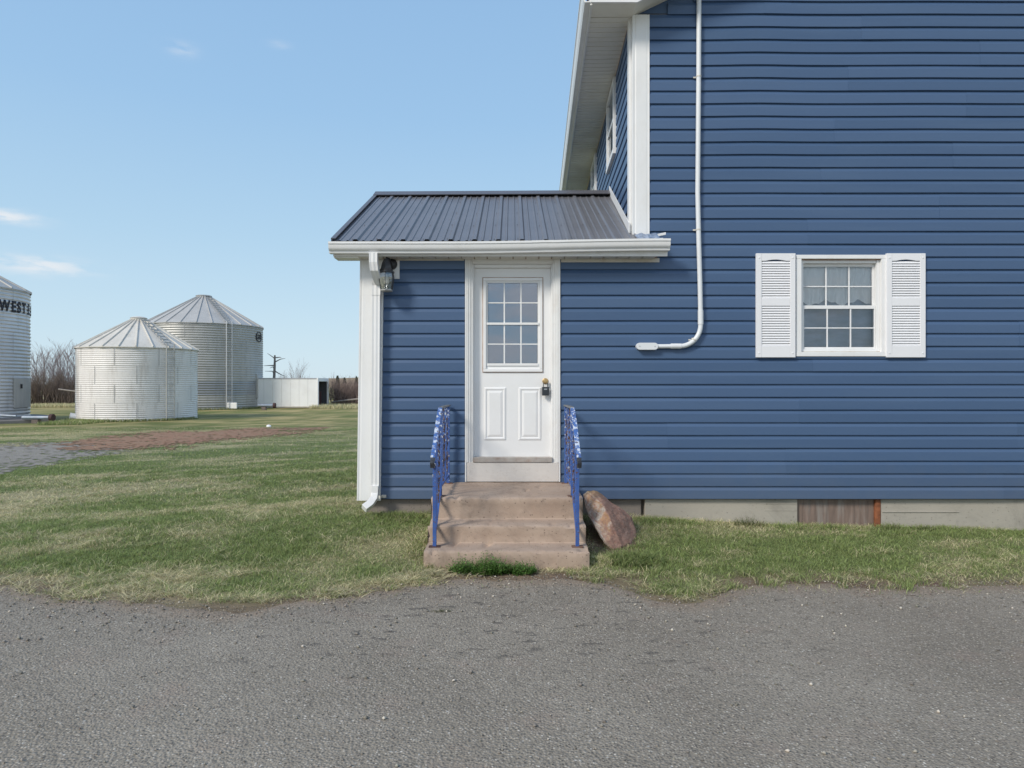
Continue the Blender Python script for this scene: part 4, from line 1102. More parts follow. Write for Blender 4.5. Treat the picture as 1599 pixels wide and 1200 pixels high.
# shutters
def shutter(xa, xb):
    s_ = thing('shutter', None, None); s_.parent = house; unparent_offset(s_)
    z0, z1 = PZ(558.5, WY - .03), PZ(396.5, WY - .03); ya, yb = WY - .052, WY - .022
    stl = .055; h = z1 - z0
    boxo('stile', SHUT, s_, xa, xa + stl, ya, yb, z0, z1, .003); boxo('stile', SHUT, s_, xb - stl, xb, ya, yb, z0, z1, .003)
    bot = z0 + h * .110; mid0 = z0 + h * .495; mid1 = z0 + h * .570; top = z1 - h * .075
    a, b_ = xa + stl + .0008, xb - stl - .0008
    boxo('rail', SHUT, s_, a, b_, ya + .002, yb, z0, bot, .003); boxo('rail', SHUT, s_, a, b_, ya + .002, yb, mid0, mid1, .003)
    mb = MB(); pr = [(a, z1 - .0), (a, top + .004)]
    for i in range(13):
        u = i / 12; pr.append((a + .04 + (b_ - a - .08) * u, top + .004 + .014 * math.sin(math.pi * u)))
    pr += [(b_, top + .004), (b_, z1)]
    mb.prism(pr, (0, ya + .002, 0), (0, yb, 0), (1, 0, 0), (0, 0, 1)); mb.build('rail', SHUT, s_)
    boxo('backing', SHUT, s_, a, b_, yb - .004, yb, bot, top + .003, 0)
    lm = None
    for (c, d, n) in ((bot, mid0, 16), (mid1, top, 15)):
        p = (d - c) / n
        for i in range(n):
            if lm is None:
                mb = MB(); mb.prism([(yb - .006, p * .95), (yb - .006, p * .45), (ya + .005, 0.), (ya + .003, .004), (ya + .006, p * .38), (yb - .014, p * .95)], (a, 0, 0), (b_, 0, 0), (0, 1, 0), (0, 0, 1)); lm = mb.mesh('louvre', SHUT)
            o = link('louvre', lm, None, s_); o.location = (0, 0, c + i * p)
    for (x, z) in ((xa + .028, z0 + .045), (xa + .028, z1 - .045), (xb - .028, z0 + .045), (xb - .028, z1 - .045)):
        mb = MB(); mb.lathe([(.010, 0), (.009, .003), (0, .005)], (x, ya, z), 10, 'y'); mb.build('screw_cap', SHUT, s_, smooth=True)
shutter(PX(1180.5, WY - .03), PX(1241.5, WY - .03)); shutter(PX(1383.5, WY - .03), PX(1444, WY - .03))

# ------------------------------------------------------------------ conduit
cy = WY - .052
con = thing('electrical_conduit', 'pale grey plastic conduit running down the blue siding and bending to a flat box', 'conduit', (PX(1090, cy), cy, PZ(541, cy)))
def cp(px, py): return (PX(px, cy) - con.location.x, 0, PZ(py, cy) - con.location.z)
MB().tube([cp(1092, -30), cp(1091.5, 120), cp(1090, 300), cp(1091.5, 370), cp(1093.5, 440), cp(1094.5, 492)], .0245, 14).build('riser', PVC, con, smooth=True)
arc = []
for i in range(11):
    a = i / 10 * math.pi / 2
    arc.append(cp(1062 + 32.5 * math.cos(a), 508 + 33 * math.sin(a)))
MB().tube([cp(1094.5, 492)] + arc + [cp(1050, 541)], .0245, 14).build('bend', PVC, con, smooth=True)
MB().tube([cp(1060, 541), cp(1020, 541.3)], .0225, 14).build('run', PVC, con, smooth=True)
MB().tube([cp(1094.5, 485), cp(1094.6, 507)], .0285, 14).build('coupling', PVC, con, smooth=True); MB().tube([cp(1048, 541), cp(1064, 541)], .0285, 14).build('coupling', PVC, con, smooth=True)
mb = MB(); x0_, z0_ = cp(1010.5, 541.3)[0], cp(1010, 541.3)[2]; hw, hh = .112, .036
prf = [(x0_ + sx_ * (hw - hh) + hh * math.cos(a), z0_ + hh * math.sin(a)) for sx_, rng_ in ((1, (-90, 90)), (-1, (90, 270))) for a in [R(rng_[0] + (rng_[1] - rng_[0]) * i / 8) for i in range(9)]]
mb.prism(prf, (0, -.032, 0), (0, .035, 0), (1, 0, 0), (0, 0, 1)); mb.build('junction_box', PVC, con, .003)
for sx_ in (-1, 1): MB().lathe([(.0055, 0), (.005, .002), (0, .003)], (x0_ + sx_ * .078, -.033, z0_), 8, 'y').build('screw', BINRIBD, con)
for (px, py, sd) in ((1091.5, 120, -1), (1091, 359, -1), (1084, 531, 0)):
    c = cp(px, py); mb = MB(); mb.tube([(c[0] - (0.0 if sd else .004), 0, c[2] - (.006)), (c[0] + (0 if sd else .004), 0, c[2] + .006)], .028, 14)
    mb.box(c[0] - .050, c[0] - .022, .020, .027, c[2] - .006, c[2] + .008); mb.build('strap', BINROOF, con)

# ------------------------------------------------------------------ wall lantern
hp(boxo('light_block', WHITE, house, PX(595, WY - .03), PX(624.5, WY - .03), WY - .042, WY - .022, PZ(436, WY - .03), 2.82, .004))
ly = WY - .042
lan = thing('wall_lantern', 'black coach lantern with clear glass on a white block next to the downspout', 'wall lamp', (PX(609, ly), ly, PZ(420, ly)))
ox, oz = lan.location.x, lan.location.z
MB().lathe([(0, .030), (.030, .028), (.05, .018), (.058, .004), (.058, 0)], (.022, 0, .045), 20, 'y').build('back_plate', BLACKM, lan, smooth=True)
MB().tube([(.018, -.02, .05), (.010, -.07, .085), (.0, -.115, .085), (-.004, -.135, .06)], [.014, .012, .010, .010], 8).build('arm', BLACKM, lan, smooth=True)
cx_, cy_ = -.012, -.115
def hexl(prof, name, mat, n=6, off=0.):
    mb = MB(); base = 0
    for r_, h in prof:
        for k in range(n):
            a = 2 * math.pi * (k + .5) / n + off; mb.v.append((cx_ + r_ * math.cos(a), cy_ + r_ * math.sin(a), h))
    for i in range(len(prof) - 1):
        for k in range(n): mb.f.append((i * n + k, i * n + (k + 1) % n, (i + 1) * n + (k + 1) % n, (i + 1) * n + k))
    return mb.build(name, mat, lan)
hexl([(0, .110), (.006, .108), (.010, .095), (.006, .088), (.022, .080), (.040, .055), (.052, .018), (.060, -.020), (.084, -.048), (.086, -.060), (.074, -.062), (0, -.060)], 'cap', BLACKM)
hexl([(.070, -.066), (.078, -.110), (.060, -.232)], 'glass', GLASSL)
mb = MB()
for k in range(6):
    a = 2 * math.pi * (k + .5) / 6
    mb.tube([(cx_ + r_ * math.cos(a), cy_ + r_ * math.sin(a), h) for r_, h in ((.072, -.062), (.080, -.110), (.062, -.236))], .0042, 4)
mb.build('cage_bars', BLACKM, lan)
hexl([(0, -.234), (.066, -.234), (.068, -.244), (.060, -.252), (0, -.254)], 'base_ring', simple('worn_lantern_base', (.30, .30, .29), .5))
MB().lathe([(0, -.078), (.014, -.08), (.016, -.10), (.026, -.125), (.030, -.150), (.022, -.172), (0, -.180)], (cx_, cy_, 0), 14).build('bulb', simple('frosted_bulb', (.8, .8, .78), .3), lan, smooth=True)

# ================================================================== STEPS
stp = thing('concrete_steps', 'pinkish precast concrete steps with three risers leading to the white door', 'steps', (-.045, 6.3, 0))
sp_ = [(5.600, -.10), (5.592, .06), (5.596, .140), (5.606, .156), (5.625, .162), (5.75, .163), (5.862, .166), (5.868, .172), (5.872, .24), (5.862, .290), (5.868, .308), (5.885, .316), (6.00, .318), (6.108, .322), (6.116, .330), (6.122, .42), (6.112, .492), (6.118, .508), (6.135, .516), (6.30, .517), (6.6, .519), (7.04, .520)]
dens = []
for i in range(len(sp_) - 1):
    a, b_ = sp_[i], sp_[i + 1]; L_ = math.hypot(b_[0] - a[0], b_[1] - a[1]); n = max(1, int(L_ / .03))
    for j in range(n): dens.append((a[0] + (b_[0] - a[0]) * j / n, a[1] + (b_[1] - a[1]) * j / n))
dens.append(sp_[-1])
mb = MB(); xw = .684; cols = 60; nd = len(dens)
def stepv(x, y, z, ex):
    p = Vector((x * 9, y * 9, z * 9))
    n = mnoise.noise(p) * .003 + mnoise.noise(p * 3.1) * .0016
    return (x + ex * n, y - n * .8, z + n * .6)
for i in range(cols + 1):
    x = -xw + 2 * xw * i / cols
    for (y, z) in dens:
        rr = 0
        edge = xw - abs(x)
        if edge < .012: rr = .006 * (1 - edge / .012)
        chip = max(0, mnoise.noise(Vector((x * 14, z * 20 + y * 5, 3.3))) - .36) * .07
        v = stepv(x, y + rr + chip * .6, z - rr * .7 - chip, 0); mb.v.append((v[0], v[1] - 6.3, v[2]))
for i in range(cols):
    for j in range(nd - 1): mb.f.append((i * nd + j, (i + 1) * nd + j, (i + 1) * nd + j + 1, i * nd + j + 1))
# side cheeks bulge a little at each tread
for sgn, i in ((-1, 0), (1, cols)):
    base = len(mb.v)
    for j, (y, z) in enumerate(dens):
        x = -xw + 2 * xw * i / cols
        mb.v.append((x, y - 6.3, -.12))
    for j in range(nd - 1): mb.f.append((i * nd + j, i * nd + j + 1, base + j + 1, base + j) if sgn < 0 else (i * nd + j + 1, i * nd + j, base + j, base + j + 1))
o = mb.build('step_block', STEPM, stp, smooth=True)

# ------------------------------------------------------------------ handrails
def handrail(x, label, mir):
    h_ = thing('handrail', label, 'handrail', (x, 6.3, 0), group='peeling iron handrails on the concrete steps')
    Y = lambda y: y - 6.3
    def post(y, z0, z1, name='post', mat=PEEL, r=.0165, dx=0):
        mb = MB(); mb.tube([(dx, Y(y), z0), (dx, Y(y), z1)], r * 1.3, 4, rect=None); mb.build(name, mat, h_, .002)
    post(5.745, .163, .885); post(6.20, .517, 1.312); post(6.97, .520, 1.312)
    for (y, z) in ((5.745, .163), (6.20, .517), (6.97, .520)): boxo('foot_plate', RUSTD if 0 else simple('rusty_plate', (.16, .09, .065), .8, var=.3, scale=20), h_, -.045, .045, Y(y) - .030, Y(y) + .030, z - .003, z + .006, .002) if y != 5.745 else boxo('foot_plate', MATS['rusty_plate'] if 'rusty_plate' in MATS else RUSTD, h_, -.048, .048, Y(y) - .030, Y(y) + .030, z - .003, z + .007, .002)
    # level and sloping top rail
    mb = MB(); mb.tube([(0, Y(7.02), 1.318), (0, Y(6.6), 1.322), (0, Y(6.27), 1.322), (0, Y(6.20), 1.316)], .02, 4, rect=(.020, .008)); mb.build('top_rail', simple('dark_chalky_rail', (.16, .17, .18), .6, var=.3, scale=25) if 'dark_chalky_rail' not in MATS else MATS['dark_chalky_rail'], h_, .003)
    mb = MB(); mb.tube([(0, Y(6.199), 1.317), (0, Y(6.13), 1.28), (mir * .004, Y(6.0), 1.178), (mir * .007, Y(5.80), 1.00), (mir * .010, Y(5.70), .918)], .02, 4, rect=(.019, .010)); mb.build('sloping_rail', PEELW, h_, .003)
    mb = MB(); mb.tube([(mir * .010, Y(5.70), .918), (mir * .011, Y(5.665), .878), (mir * .010, Y(5.67), .845), (mir * .009, Y(5.70), .840), (mir * .009, Y(5.715), .862)], .02, 4, rect=(.018, .007)); mb.build('rail_scroll', BLACKM, h_, .002)
    mb = MB(); mb.tube([(0, Y(6.955), .60), (0, Y(6.215), .60)], .014, 4); mb.build('lower_rail', PEEL, h_, .002)
    mb = MB(); mb.tube([(0, Y(6.19), .58), (0, Y(5.76), .245)], .014, 4); mb.build('lower_rail', PEEL, h_, .002)
    for y, z0, z1, tw in ((6.82, .6, 1.31, 1), (6.66, .6, 1.31, 0), (6.51, .6, 1.31, 1), (6.35, .6, 1.31, 0), (6.05, .475, 1.215, 1), (5.90, .355, 1.085, 0)):
        mb = MB()
        if tw:
            n = 26; pts = [(.010 * math.sin(i * .55) * (1 if 3 < i < 23 else .0), Y(y) + .010 * math.cos(i * .55) * (1 if 3 < i < 23 else 0), z0 + (z1 - z0) * i / n) for i in range(n + 1)]
            mb.tube(pts, .0085, 4, twist=.35)
            pts2 = [(-p[0], 2 * Y(y) - p[1], p[2]) for p in pts[3:24]]; mb.tube(pts2, .0085, 4, twist=.35)
            mb.build('baluster', PEELR, h_)
        else:
            mb.tube([(0, Y(y), z0), (0, Y(y), z1)], .012, 4); mb.build('baluster', PEEL, h_, .0015)
handrail(-.655, 'left peeling blue iron handrail on the concrete steps, by the downspout side', -1)
handrail(.553, 'right peeling blue iron handrail on the concrete steps, next to the leaning rock', 1)

# ------------------------------------------------------------------ leaning rock
pts = []
for (px, py, Y) in ((911, 772, 6.50), (913, 790, 6.42), (918, 766, 6.52), (932, 765.5, 6.55), (938, 772, 6.50), (986, 806, 6.50), (991, 820, 6.46), (1000, 842, 6.36), (992, 854, 6.24), (968, 864, 6.05), (956, 858, 6.04), (944, 846, 6.10), (929, 820, 6.22), (918, 803, 6.32),
                    (940, 785, 6.32), (956, 815, 6.16), (973, 852, 6.06)):
    pts.append(Vector((PX(px, Y), Y, PZ(py, Y))))
for (px, py, Y) in ((914, 775, 6.62), (936, 772, 6.70), (985, 815, 6.98), (998, 850, 6.95), (960, 880, 6.5), (935, 835, 6.5)): pts.append(Vector((PX(px, Y), Y, PZ(py, Y))))
bm = bmesh.new(); cen = sum(pts, Vector()) / len(pts); cen.z = .1
for p in pts: bm.verts.new(p - cen)
bmesh.ops.convex_hull(bm, input=bm.verts[:])
for g in [v for v in bm.verts if not v.link_faces]: bm.verts.remove(g)
bmesh.ops.triangulate(bm, faces=bm.faces[:])
bmesh.ops.bevel(bm, geom=[e for e in bm.edges if e.calc_face_angle(0) > .35], offset=.005, segments=1, affect='EDGES', profile=.6)
bmesh.ops.triangulate(bm, faces=bm.faces[:])
for it in range(4):
    bmesh.ops.subdivide_edges(bm, edges=[e for e in bm.edges if e.calc_length() > .016], cuts=1, use_grid_fill=False)
    bmesh.ops.triangulate(bm, faces=bm.faces[:])
bm.normal_update()
for v in bm.verts:
    c = v.co
    d = mnoise.noise(c * 6) * .016 + abs(mnoise.noise(c * 13)) * -.012 + mnoise.noise(c * 31) * .004 + mnoise.noise(Vector((c.x * 10, c.y * 10, c.z * 40 + c.x * 30))) * .006
    v.co += v.normal * d
me = bpy.data.meshes.new('sandstone_rock'); bm.to_mesh(me); bm.free(); me.materials.append(ROCKM); me.shade_smooth(); me.set_sharp_from_angle(angle=R(26))
o = link('sandstone_rock', me, None); o.location = cen; setp(o, 'large red-brown sandstone slab leaning against the right side of the steps', 'rock')

# ------------------------------------------------------------------ weeds and tufts
def tuft(name, label, cx, cy, rx, ry, n, h0, h1, w, lean0, lean1, green, dark=1., cat='grass tuft', group=None):
    a = rng.uniform(0, 6.28, n); r_ = rng.random(n) ** .6
    x = np.cos(a) * r_ * rx; y = np.sin(a) * r_ * ry
    z0 = float(ground_z(cx, cy))
    h = rng.uniform(h0, h1, n) * (1 - .35 * r_)
    col = grass_col(np.full(n, green), n) * dark
    V, Lp, S, T = blades((x, y, ground_z(x + cx, y + cy) - z0), h, np.full(n, w) * rng.uniform(.7, 1.3, n), rng.uniform(lean0, lean1, n), col)
    o = link(name, array_mesh(name, V, Lp, S, BLADE, T), None); o.location = (cx, cy, z0)
    return setp(o, label, cat, group)
tuft('grass_tuft', 'thick bright green grass tuft growing below the leaning rock', PX(995, 5.75), 5.75, .26, .16, 900, .06, .15, .006, .5, 1.4, 1., .8)
tuft('grass_tuft', 'pale dry grass tuft beside the bottom right corner of the steps', PX(940, 5.72), 5.72, .10, .10, 320, .04, .11, .005, .5, 1.5, .35, 1.1)
tuft('grass_tuft', 'dark wispy grass tuft against the pale concrete foundation', PX(1170, 6.95), 6.95, .16, .05, 150, .07, .17, .004, .3, .9, .8, .35)
tuft('grass_tuft', 'upright grass tuft beside the orange rusted post', PX(1392, 6.93), 6.93, .10, .05, 110, .06, .16, .0055, .3, .9, .9, .7)
tuft('grass_tuft', 'low dark grass tuft by the foundation at the right', PX(1445, 6.93), 6.93, .16, .05, 130, .04, .10, .0045, .3, .9, .8, .4)
tuft('grass_tuft', 'light grass tuft in front of the brown metal sheet', PX(1305, 6.9), 6.9, .18, .05, 150, .05, .12, .006, .3, .9, 1., .95)
tuft('grass_tuft', 'dark green grass clump at the asphalt edge right of the rock', PX(1048, 5.13), 5.13, .15, .07, 420, .025, .06, .005, .5, 1.4, 1., .6)
tuft('grass_tuft', 'tall pale grass clump along the left side of the steps', PX(655, 6.1), 6.1, .10, .35, 500, .05, .13, .005, .5, 1.5, .4, 1.)
tuft('grass_tuft', 'green grass clump beneath the downspout outlet', PX(620, 6.9), 6.9, .22, .10, 420, .05, .12, .005, .3, 1.0, 1., .8)
tuft('grass_tuft', 'straggly dry stems at the foot of the bottom riser', PX(880, 5.52), 5.52, .26, .06, 200, .02, .06, .005, 1.2, 3.0, .1, 1.05)
tuft('grass_tuft', 'yellowish dry grass tuft at the asphalt edge left of the steps', PX(640, 5.25), 5.25, .28, .10, 700, .02, .055, .0045, 1., 2.6, .12, .95)
tuft('grass_tuft', 'brown dead grass by the bottom left corner of the steps', PX(668, 5.42), 5.45, .16, .06, 350, .02, .06, .0045, 1., 2.8, .05, .7)
tuft('grass_tuft', 'pale dead grass on the bare soil below the leaning rock', PX(965, 5.5), 5.45, .22, .07, 300, .02, .06, .0045, 1., 2.8, .1, .95)
tuft('grass_tuft', 'bright green grass tuft at the foundation just right of the rock', PX(1040, 6.9), 6.88, .38, .09, 900, .04, .10, .005, .3, 1.0, 1., 1.)
def weed(cx, cy, rx, n, h, label):
    Vs, Ls, Ss, Ts = [], [], [], []; off = 0; z0 = float(ground_z(cx, cy))
    for i in range(n):
        a = rng.uniform(0, 6.28); r_ = rng.random() ** .5; bx, by = math.cos(a) * r_ * rx, math.sin(a) * r_ * .075
        hh = h * (1 - .55 * r_) * rng.uniform(.35, 1.1) * (.6 + .8 * float(vnoise(bx * 14 + cx * 9, by * 4, 3))); la = rng.uniform(0, 6.28); ln = rng.uniform(.1, .7)
        m = 8; col = np.array([.115, .22, .05]) * rng.uniform(.6, 1.5)
        if rng.random() < .06: col = np.array([.22, .20, .10])
        for k in range(m):
            t_ = (k + 1) / m; p = np.array([bx + math.cos(la) * ln * hh * t_, by + math.sin(la) * ln * hh * t_, hh * t_])
            aa = rng.uniform(0, 6.28); l_ = rng.uniform(.012, .026) * (1.1 - .5 * t_); d = np.array([math.cos(aa), math.sin(aa), rng.uniform(-.2, .7)]); s = np.array([-math.sin(aa), math.cos(aa), rng.uniform(-.3, .3)])
            v = np.array([p, p + d * l_ * .5 + s * l_ * .33, p + d * l_, p + d * l_ * .5 - s * l_ * .33])
            Vs.append(v); Ls.append(np.arange(4) + off); Ss.append(4); Ts.append(np.tile(col * rng.uniform(.8, 1.2), (4, 1))); off += 4
    o = link('leafy_weed', array_mesh('leafy_weed', np.concatenate(Vs), np.concatenate(Ls), np.array(Ss), LEAFM, np.concatenate(Ts)), None); o.location = (cx, cy, z0); setp(o, label, 'weed')
weed(PX(722, 5.52), 5.50, .10, 200, .135, 'small leafy weed at the left end of the clump before the bottom step')
weed(PX(763, 5.50), 5.48, .19, 620, .145, 'wide dense leafy weed in the middle of the bottom riser')
weed(PX(814, 5.50), 5.49, .12, 260, .11, 'low leafy weed at the right end of the clump before the bottom step')
tuft('dark_weed_patch', 'dark scrap of weed lying on the asphalt before the steps', PX(690, 4.60), 4.60, .07, .03, 90, .008, .02, .005, 1., 3., .5, .3, 'weed')

# ================================================================== GRAIN BINS
def bin_angle(cx, cy, Rr, px):
    d = Vector(((px - 800) / FPX, 1.0)).normalized(); c = Vector((cx, cy)); t = c.dot(d); p = c - d * t
    h = Rr * Rr - p.length_squared
    if h < 0: h = 0
    q = d * (t - math.sqrt(h)) - c; return math.atan2(q.y, q.x)
def grain_bin(label, cx, cy, Rr, z0, wall_h, rise, pitch, tiers, mat, roofmat, nroof, lad_px=None, door=None, capr=.42, dark_tier=None, amp=.012):
    b_ = thing('grain_bin', label, 'grain bin', (cx, cy, z0), group='galvanised grain bins behind the lawn')
    seg = 96; th = wall_h / tiers; per = max(2, round(th / pitch)); q = 5
    for t_ in range(tiers):
        rows_ = per * q; V = []
        for j in range(rows_ + 1):
            zz = t_ * th + th * j / rows_; r_ = Rr + amp * math.sin(2 * math.pi * j / q) + (.004 if t_ % 2 else 0)
            for k in range(seg):
                a = 2 * math.pi * k / seg; V.append((r_ * math.cos(a), r_ * math.sin(a), zz))
        F = [(j * seg + k, j * seg + (k + 1) % seg, (j + 1) * seg + (k + 1) % seg, (j + 1) * seg + k) for j in range(rows_) for k in range(seg)]
        mb = MB(); mb.v = V; mb.f = F
        me = mb.mesh('wall_ring', PATCHD if t_ == dark_tier else mat); me.shade_smooth(); link('wall_ring', me, None, b_)
        # bolted vertical seams
        for s_ in range(9):
            a = 2 * math.pi * (s_ + .5 * (t_ % 2)) / 9 + .3; rr = Rr + amp + .003
            mb = MB(); tx, ty = -math.sin(a), math.cos(a)
            p = Vector((rr * math.cos(a), rr * math.sin(a), t_ * th + .02))
            mb.prism([(-.009, 0), (.009, 0), (.009, .003), (-.009, .003)], p, p + Vector((0, 0, th - .04)), (tx, ty, 0), (math.cos(a), math.sin(a), 0)); mb.build('seam', BINRIBD, b_)
    # roof panels
    ra = Rr + .07; sl_ = math.atan2(rise, ra - capr); 
    mb = MB(); a0, a1 = -math.pi / nroof, math.pi / nroof
    def rp(r_, a, dz=0): return (r_ * math.cos(a), r_ * math.sin(a), wall_h + .02 + rise * (ra - r_) / (ra - capr) + dz)
    mb.add([rp(ra, a0), rp(ra, a1), rp(capr, a1), rp(capr, a0), rp(ra, a0, -.035), rp(ra, a1, -.035)], [(0, 1, 2, 3), (4, 5, 1, 0)])
    w = .026
    for (r0, r1) in ((ra, capr),):
        c = a1
        def off(r_, s, dz): 
            x, y, z = rp(r_, c, dz); return (x - math.sin(c) * s, y + math.cos(c) * s, z)
        mb.add([off(r0, -w, .0), off(r0, -w * .6, .055), off(r0, w * .6, .055), off(r0, w, .0), off(r1, -w, .0), off(r1, -w * .6, .055), off(r1, w * .6, .055), off(r1, w, .0)],
               [(0, 4, 5, 1), (1, 5, 6, 2), (2, 6, 7, 3), (0, 1, 2, 3), (7, 6, 5, 4)])
    pm = mb.mesh('roof_panel', roofmat)
    for k in range(nroof):
        o = link('roof_panel', pm, None, b_); o.rotation_euler = (0, 0, 2 * math.pi * k / nroof + .07)
    zc = wall_h + .02 + rise
    MB().lathe([(capr + .04, zc - .03), (capr + .04, zc + .08), (capr + .07, zc + .08), (capr * .9, zc + .13), (.0, zc + .17)], (0, 0, 0), 28).build('roof_cap', roofmat, b_, smooth=True)
    for k in range(3):
        MB().lathe([(capr - .02 + .01 * k, zc - .10), (capr + .045, zc - .09)], (0, 0, 0), 28) if 0 else None
    if lad_px is not None:
        a = bin_angle(cx, cy, Rr, lad_px); r1 = Rr + .13; ux, uy = math.cos(a), math.sin(a); tx, ty = -uy, ux
        mb = MB()
        for s_ in (-.17, .17): mb.tube([(r1 * ux + tx * s_, r1 * uy + ty * s_, .0), (r1 * ux + tx * s_, r1 * uy + ty * s_, wall_h + .18), ((ra - .3) * ux + tx * s_, (ra - .3) * uy + ty * s_, wall_h + .26)], .03, 4)
        z = .15
        while z < wall_h + .15: mb.tube([(r1 * ux - tx * .17, r1 * uy - ty * .17, z), (r1 * ux + tx * .17, r1 * uy + ty * .17, z)], .011, 4); z += .28
        z = .4
        while z < wall_h:
            for s_ in (-.17, .17): mb.tube([(Rr * ux + tx * s_, Rr * uy + ty * s_, z), (r1 * ux + tx * s_, r1 * uy + ty * s_, z)], .010, 4)
            z += 1.1
        mb.build('wall_ladder', BINC if mat is not BINC else BINA, b_)
        mb = MB()
        for s_ in (-.17, .17):
            p0 = rp(ra - .1, 0, .10); p1 = rp(capr + .1, 0, .10)
            P = lambda r_, z_, s: (r_ * ux + tx * s, r_ * uy + ty * s, z_)
            mb.tube([P(ra - .1, p0[2], s_), P(capr + .1, p1[2], s_)], .014, 4)
        for i in range(int((ra - capr) / .24)):
            r_ = ra - .2 - i * .24; z_ = rp(r_, 0, .11)[2]
            mb.tube([P(r_, z_, -.17), P(r_, z_, .17)], .028, 4)
        mb.build('roof_ladder', BINRIBD, b_)
    if door:
        px0, px1, zb, zt = door; a0_ = bin_angle(cx, cy, Rr, px0); a1_ = bin_angle(cx, cy, Rr, px1)
        mb = MB(); am = (a0_ + a1_) / 2; n = 6; ri, ro = Rr - .02, Rr + .055
        for i in range(n + 1):
            a = a0_ + (a1_ - a0_) * i / n
            for (r_, z_) in ((ri, zb), (ro, zb), (ro, zt), (ri, zt)): mb.v.append((r_ * math.cos(a), r_ * math.sin(a), z_))
        for i in range(n):
            for j in range(4): mb.f.append((4 * i + j, 4 * i + (j + 1) % 4, 4 * i + 4 + (j + 1) % 4, 4 * i + 4 + j))
        mb.f += [(0, 1, 2, 3), (4 * n + 3, 4 * n + 2, 4 * n + 1, 4 * n)]; mb.build('door', BINROOF2, b_, .012)
        mb = MB(); a = a0_ + (a1_ - a0_) * .28; r_ = Rr + .075
        mb.box(r_ * math.cos(a) - .03, r_ * math.cos(a) + .03, r_ * math.sin(a) - .03, r_ * math.sin(a) + .03, zt - .42, zt - .24); mb.build('latch', BLACKM, b_)
    return b_
binS = grain_bin('small pale grain bin with a ladder, standing in front of the taller one', -16.5, 30.0, 2.36, 0, 3.05, 1.30, .085, 4, BINB, BINROOF, 24, lad_px=264, capr=.28, amp=.010)
binT = grain_bin('tall grain bin partly hidden behind the small pale one', -19.65, 43.3, 3.53, .0, 5.15, 1.90, .145, 6, BINC, BINROOF2, 26, lad_px=357, door=(400.5, 408.5, .65, 2.15), capr=.42, dark_tier=1, amp=.015)
CLX, CLY, CLR = -23.1, 27.8, 2.75
binL = grain_bin('lettered grain bin on a concrete pad, cut by the left edge of the photo', CLX, CLY, CLR, .16, 5.25, 1.45, .135, 6, BINA, BINROOF2, 20, door=(21, 46, .40, 1.62), capr=.3, amp=.022)
# pad under the lettered bin
MB().lathe([(0, .0), (3.42, .0), (3.44, -.02), (3.46, -.18), (3.3, -.30)], (0, 0, 0), 40).build('concrete_pad', PADM, binL, smooth=True)
mb = MB(); mb.box(-3.3, 3.55, -3.35, -1.2, -.30, -.03); o = mb.build('concrete_pad', PADM, binL, .03); o.rotation_euler = (0, 0, R(36))
# unloading tubes
def augertube(bn, x0, x1, y, z, r_, name='unloading_tube'):
    MB().tube([(x0, y, z), (x1, y, z)], r_, 16).build(name, BLUEPIPE, bn, smooth=True); MB().tube([(x1 - .02, y, z), (x1 + .10, y, z)], r_ * 1.9, 16).build('tube_flange', RUSTD, bn, smooth=True)
    MB().box(x1 - .7, x1 - .45, y - .1, y + .1, z - .28, z - r_).build('support_block', WOODG, bn, .01)
tY = 26.6
augertube(binL, PX(36, tY) - CLX, PX(80, tY) - CLX, tY - CLY, PZ(652.5, tY) - .16, .075)
MB().tube([(PX(-10, tY) - CLX, tY - CLY - .1, PZ(648, tY) - .16), (PX(29, tY) - CLX, tY - CLY - .1, PZ(650, tY) - .16)], .05, 10).build('unloading_tube', BLUEPIPE, binL, smooth=True)
tY = 40.2
augertube(binT, PX(404, tY) + 19.65, PX(428, tY) + 19.65, tY - 43.3, PZ(633.5, tY), .08)
a = bin_angle(-19.65, 43.3, 3.53, 358); MB().box(-.45, .45, -.05, .05, .05, .42).build('outlet_cover', TRAILW, binT, .04).location = (3.62 * math.cos(a), 3.62 * math.sin(a), 0)
# lettering wrapped round the wall
def glyph(ch, size, off=.0):
    cu = bpy.data.curves.new('t', 'FONT'); cu.body = ch; cu.size = size; cu.offset = off; cu.align_x = 'CENTER'; cu.extrude = 0
    ob = bpy.data.objects.new('t', cu); COL.objects.link(ob); bpy.context.view_layer.update()
    me = bpy.data.meshes.new_from_object(ob.evaluated_get(bpy.context.evaluated_depsgraph_get()))
    bpy.data.objects.remove(ob); bpy.data.curves.remove(cu); return me
def wrap(ch, bn, Rr, ang, zc, size, mat, name, sx=1., off=.0, amp=.03):
    me = glyph(ch, size, off); bm = bmesh.new(); bm.from_mesh(me)
    bmesh.ops.subdivide_edges(bm, edges=[e for e in bm.edges if e.calc_length() > .08], cuts=2); bmesh.ops.triangulate(bm, faces=bm.faces[:])
    ret = bmesh.ops.extrude_face_region(bm, geom=bm.faces[:])
    for v in [g for g in ret['geom'] if isinstance(g, bmesh.types.BMVert)]: v.co.z = -.02
    h = size * .35
    for v in bm.verts:
        a = ang + v.co.x * sx / Rr; r_ = Rr + amp + v.co.z; z = v.co.y - h
        v.co = Vector((r_ * math.cos(a), r_ * math.sin(a), zc + z))
    bmesh.ops.recalc_face_normals(bm, faces=bm.faces[:])
    bm.to_mesh(me); bm.free(); me.materials.clear(); me.materials.append(mat); return link(name, me, None, bn)
zc = PZ(476.5, 27.2) - .16
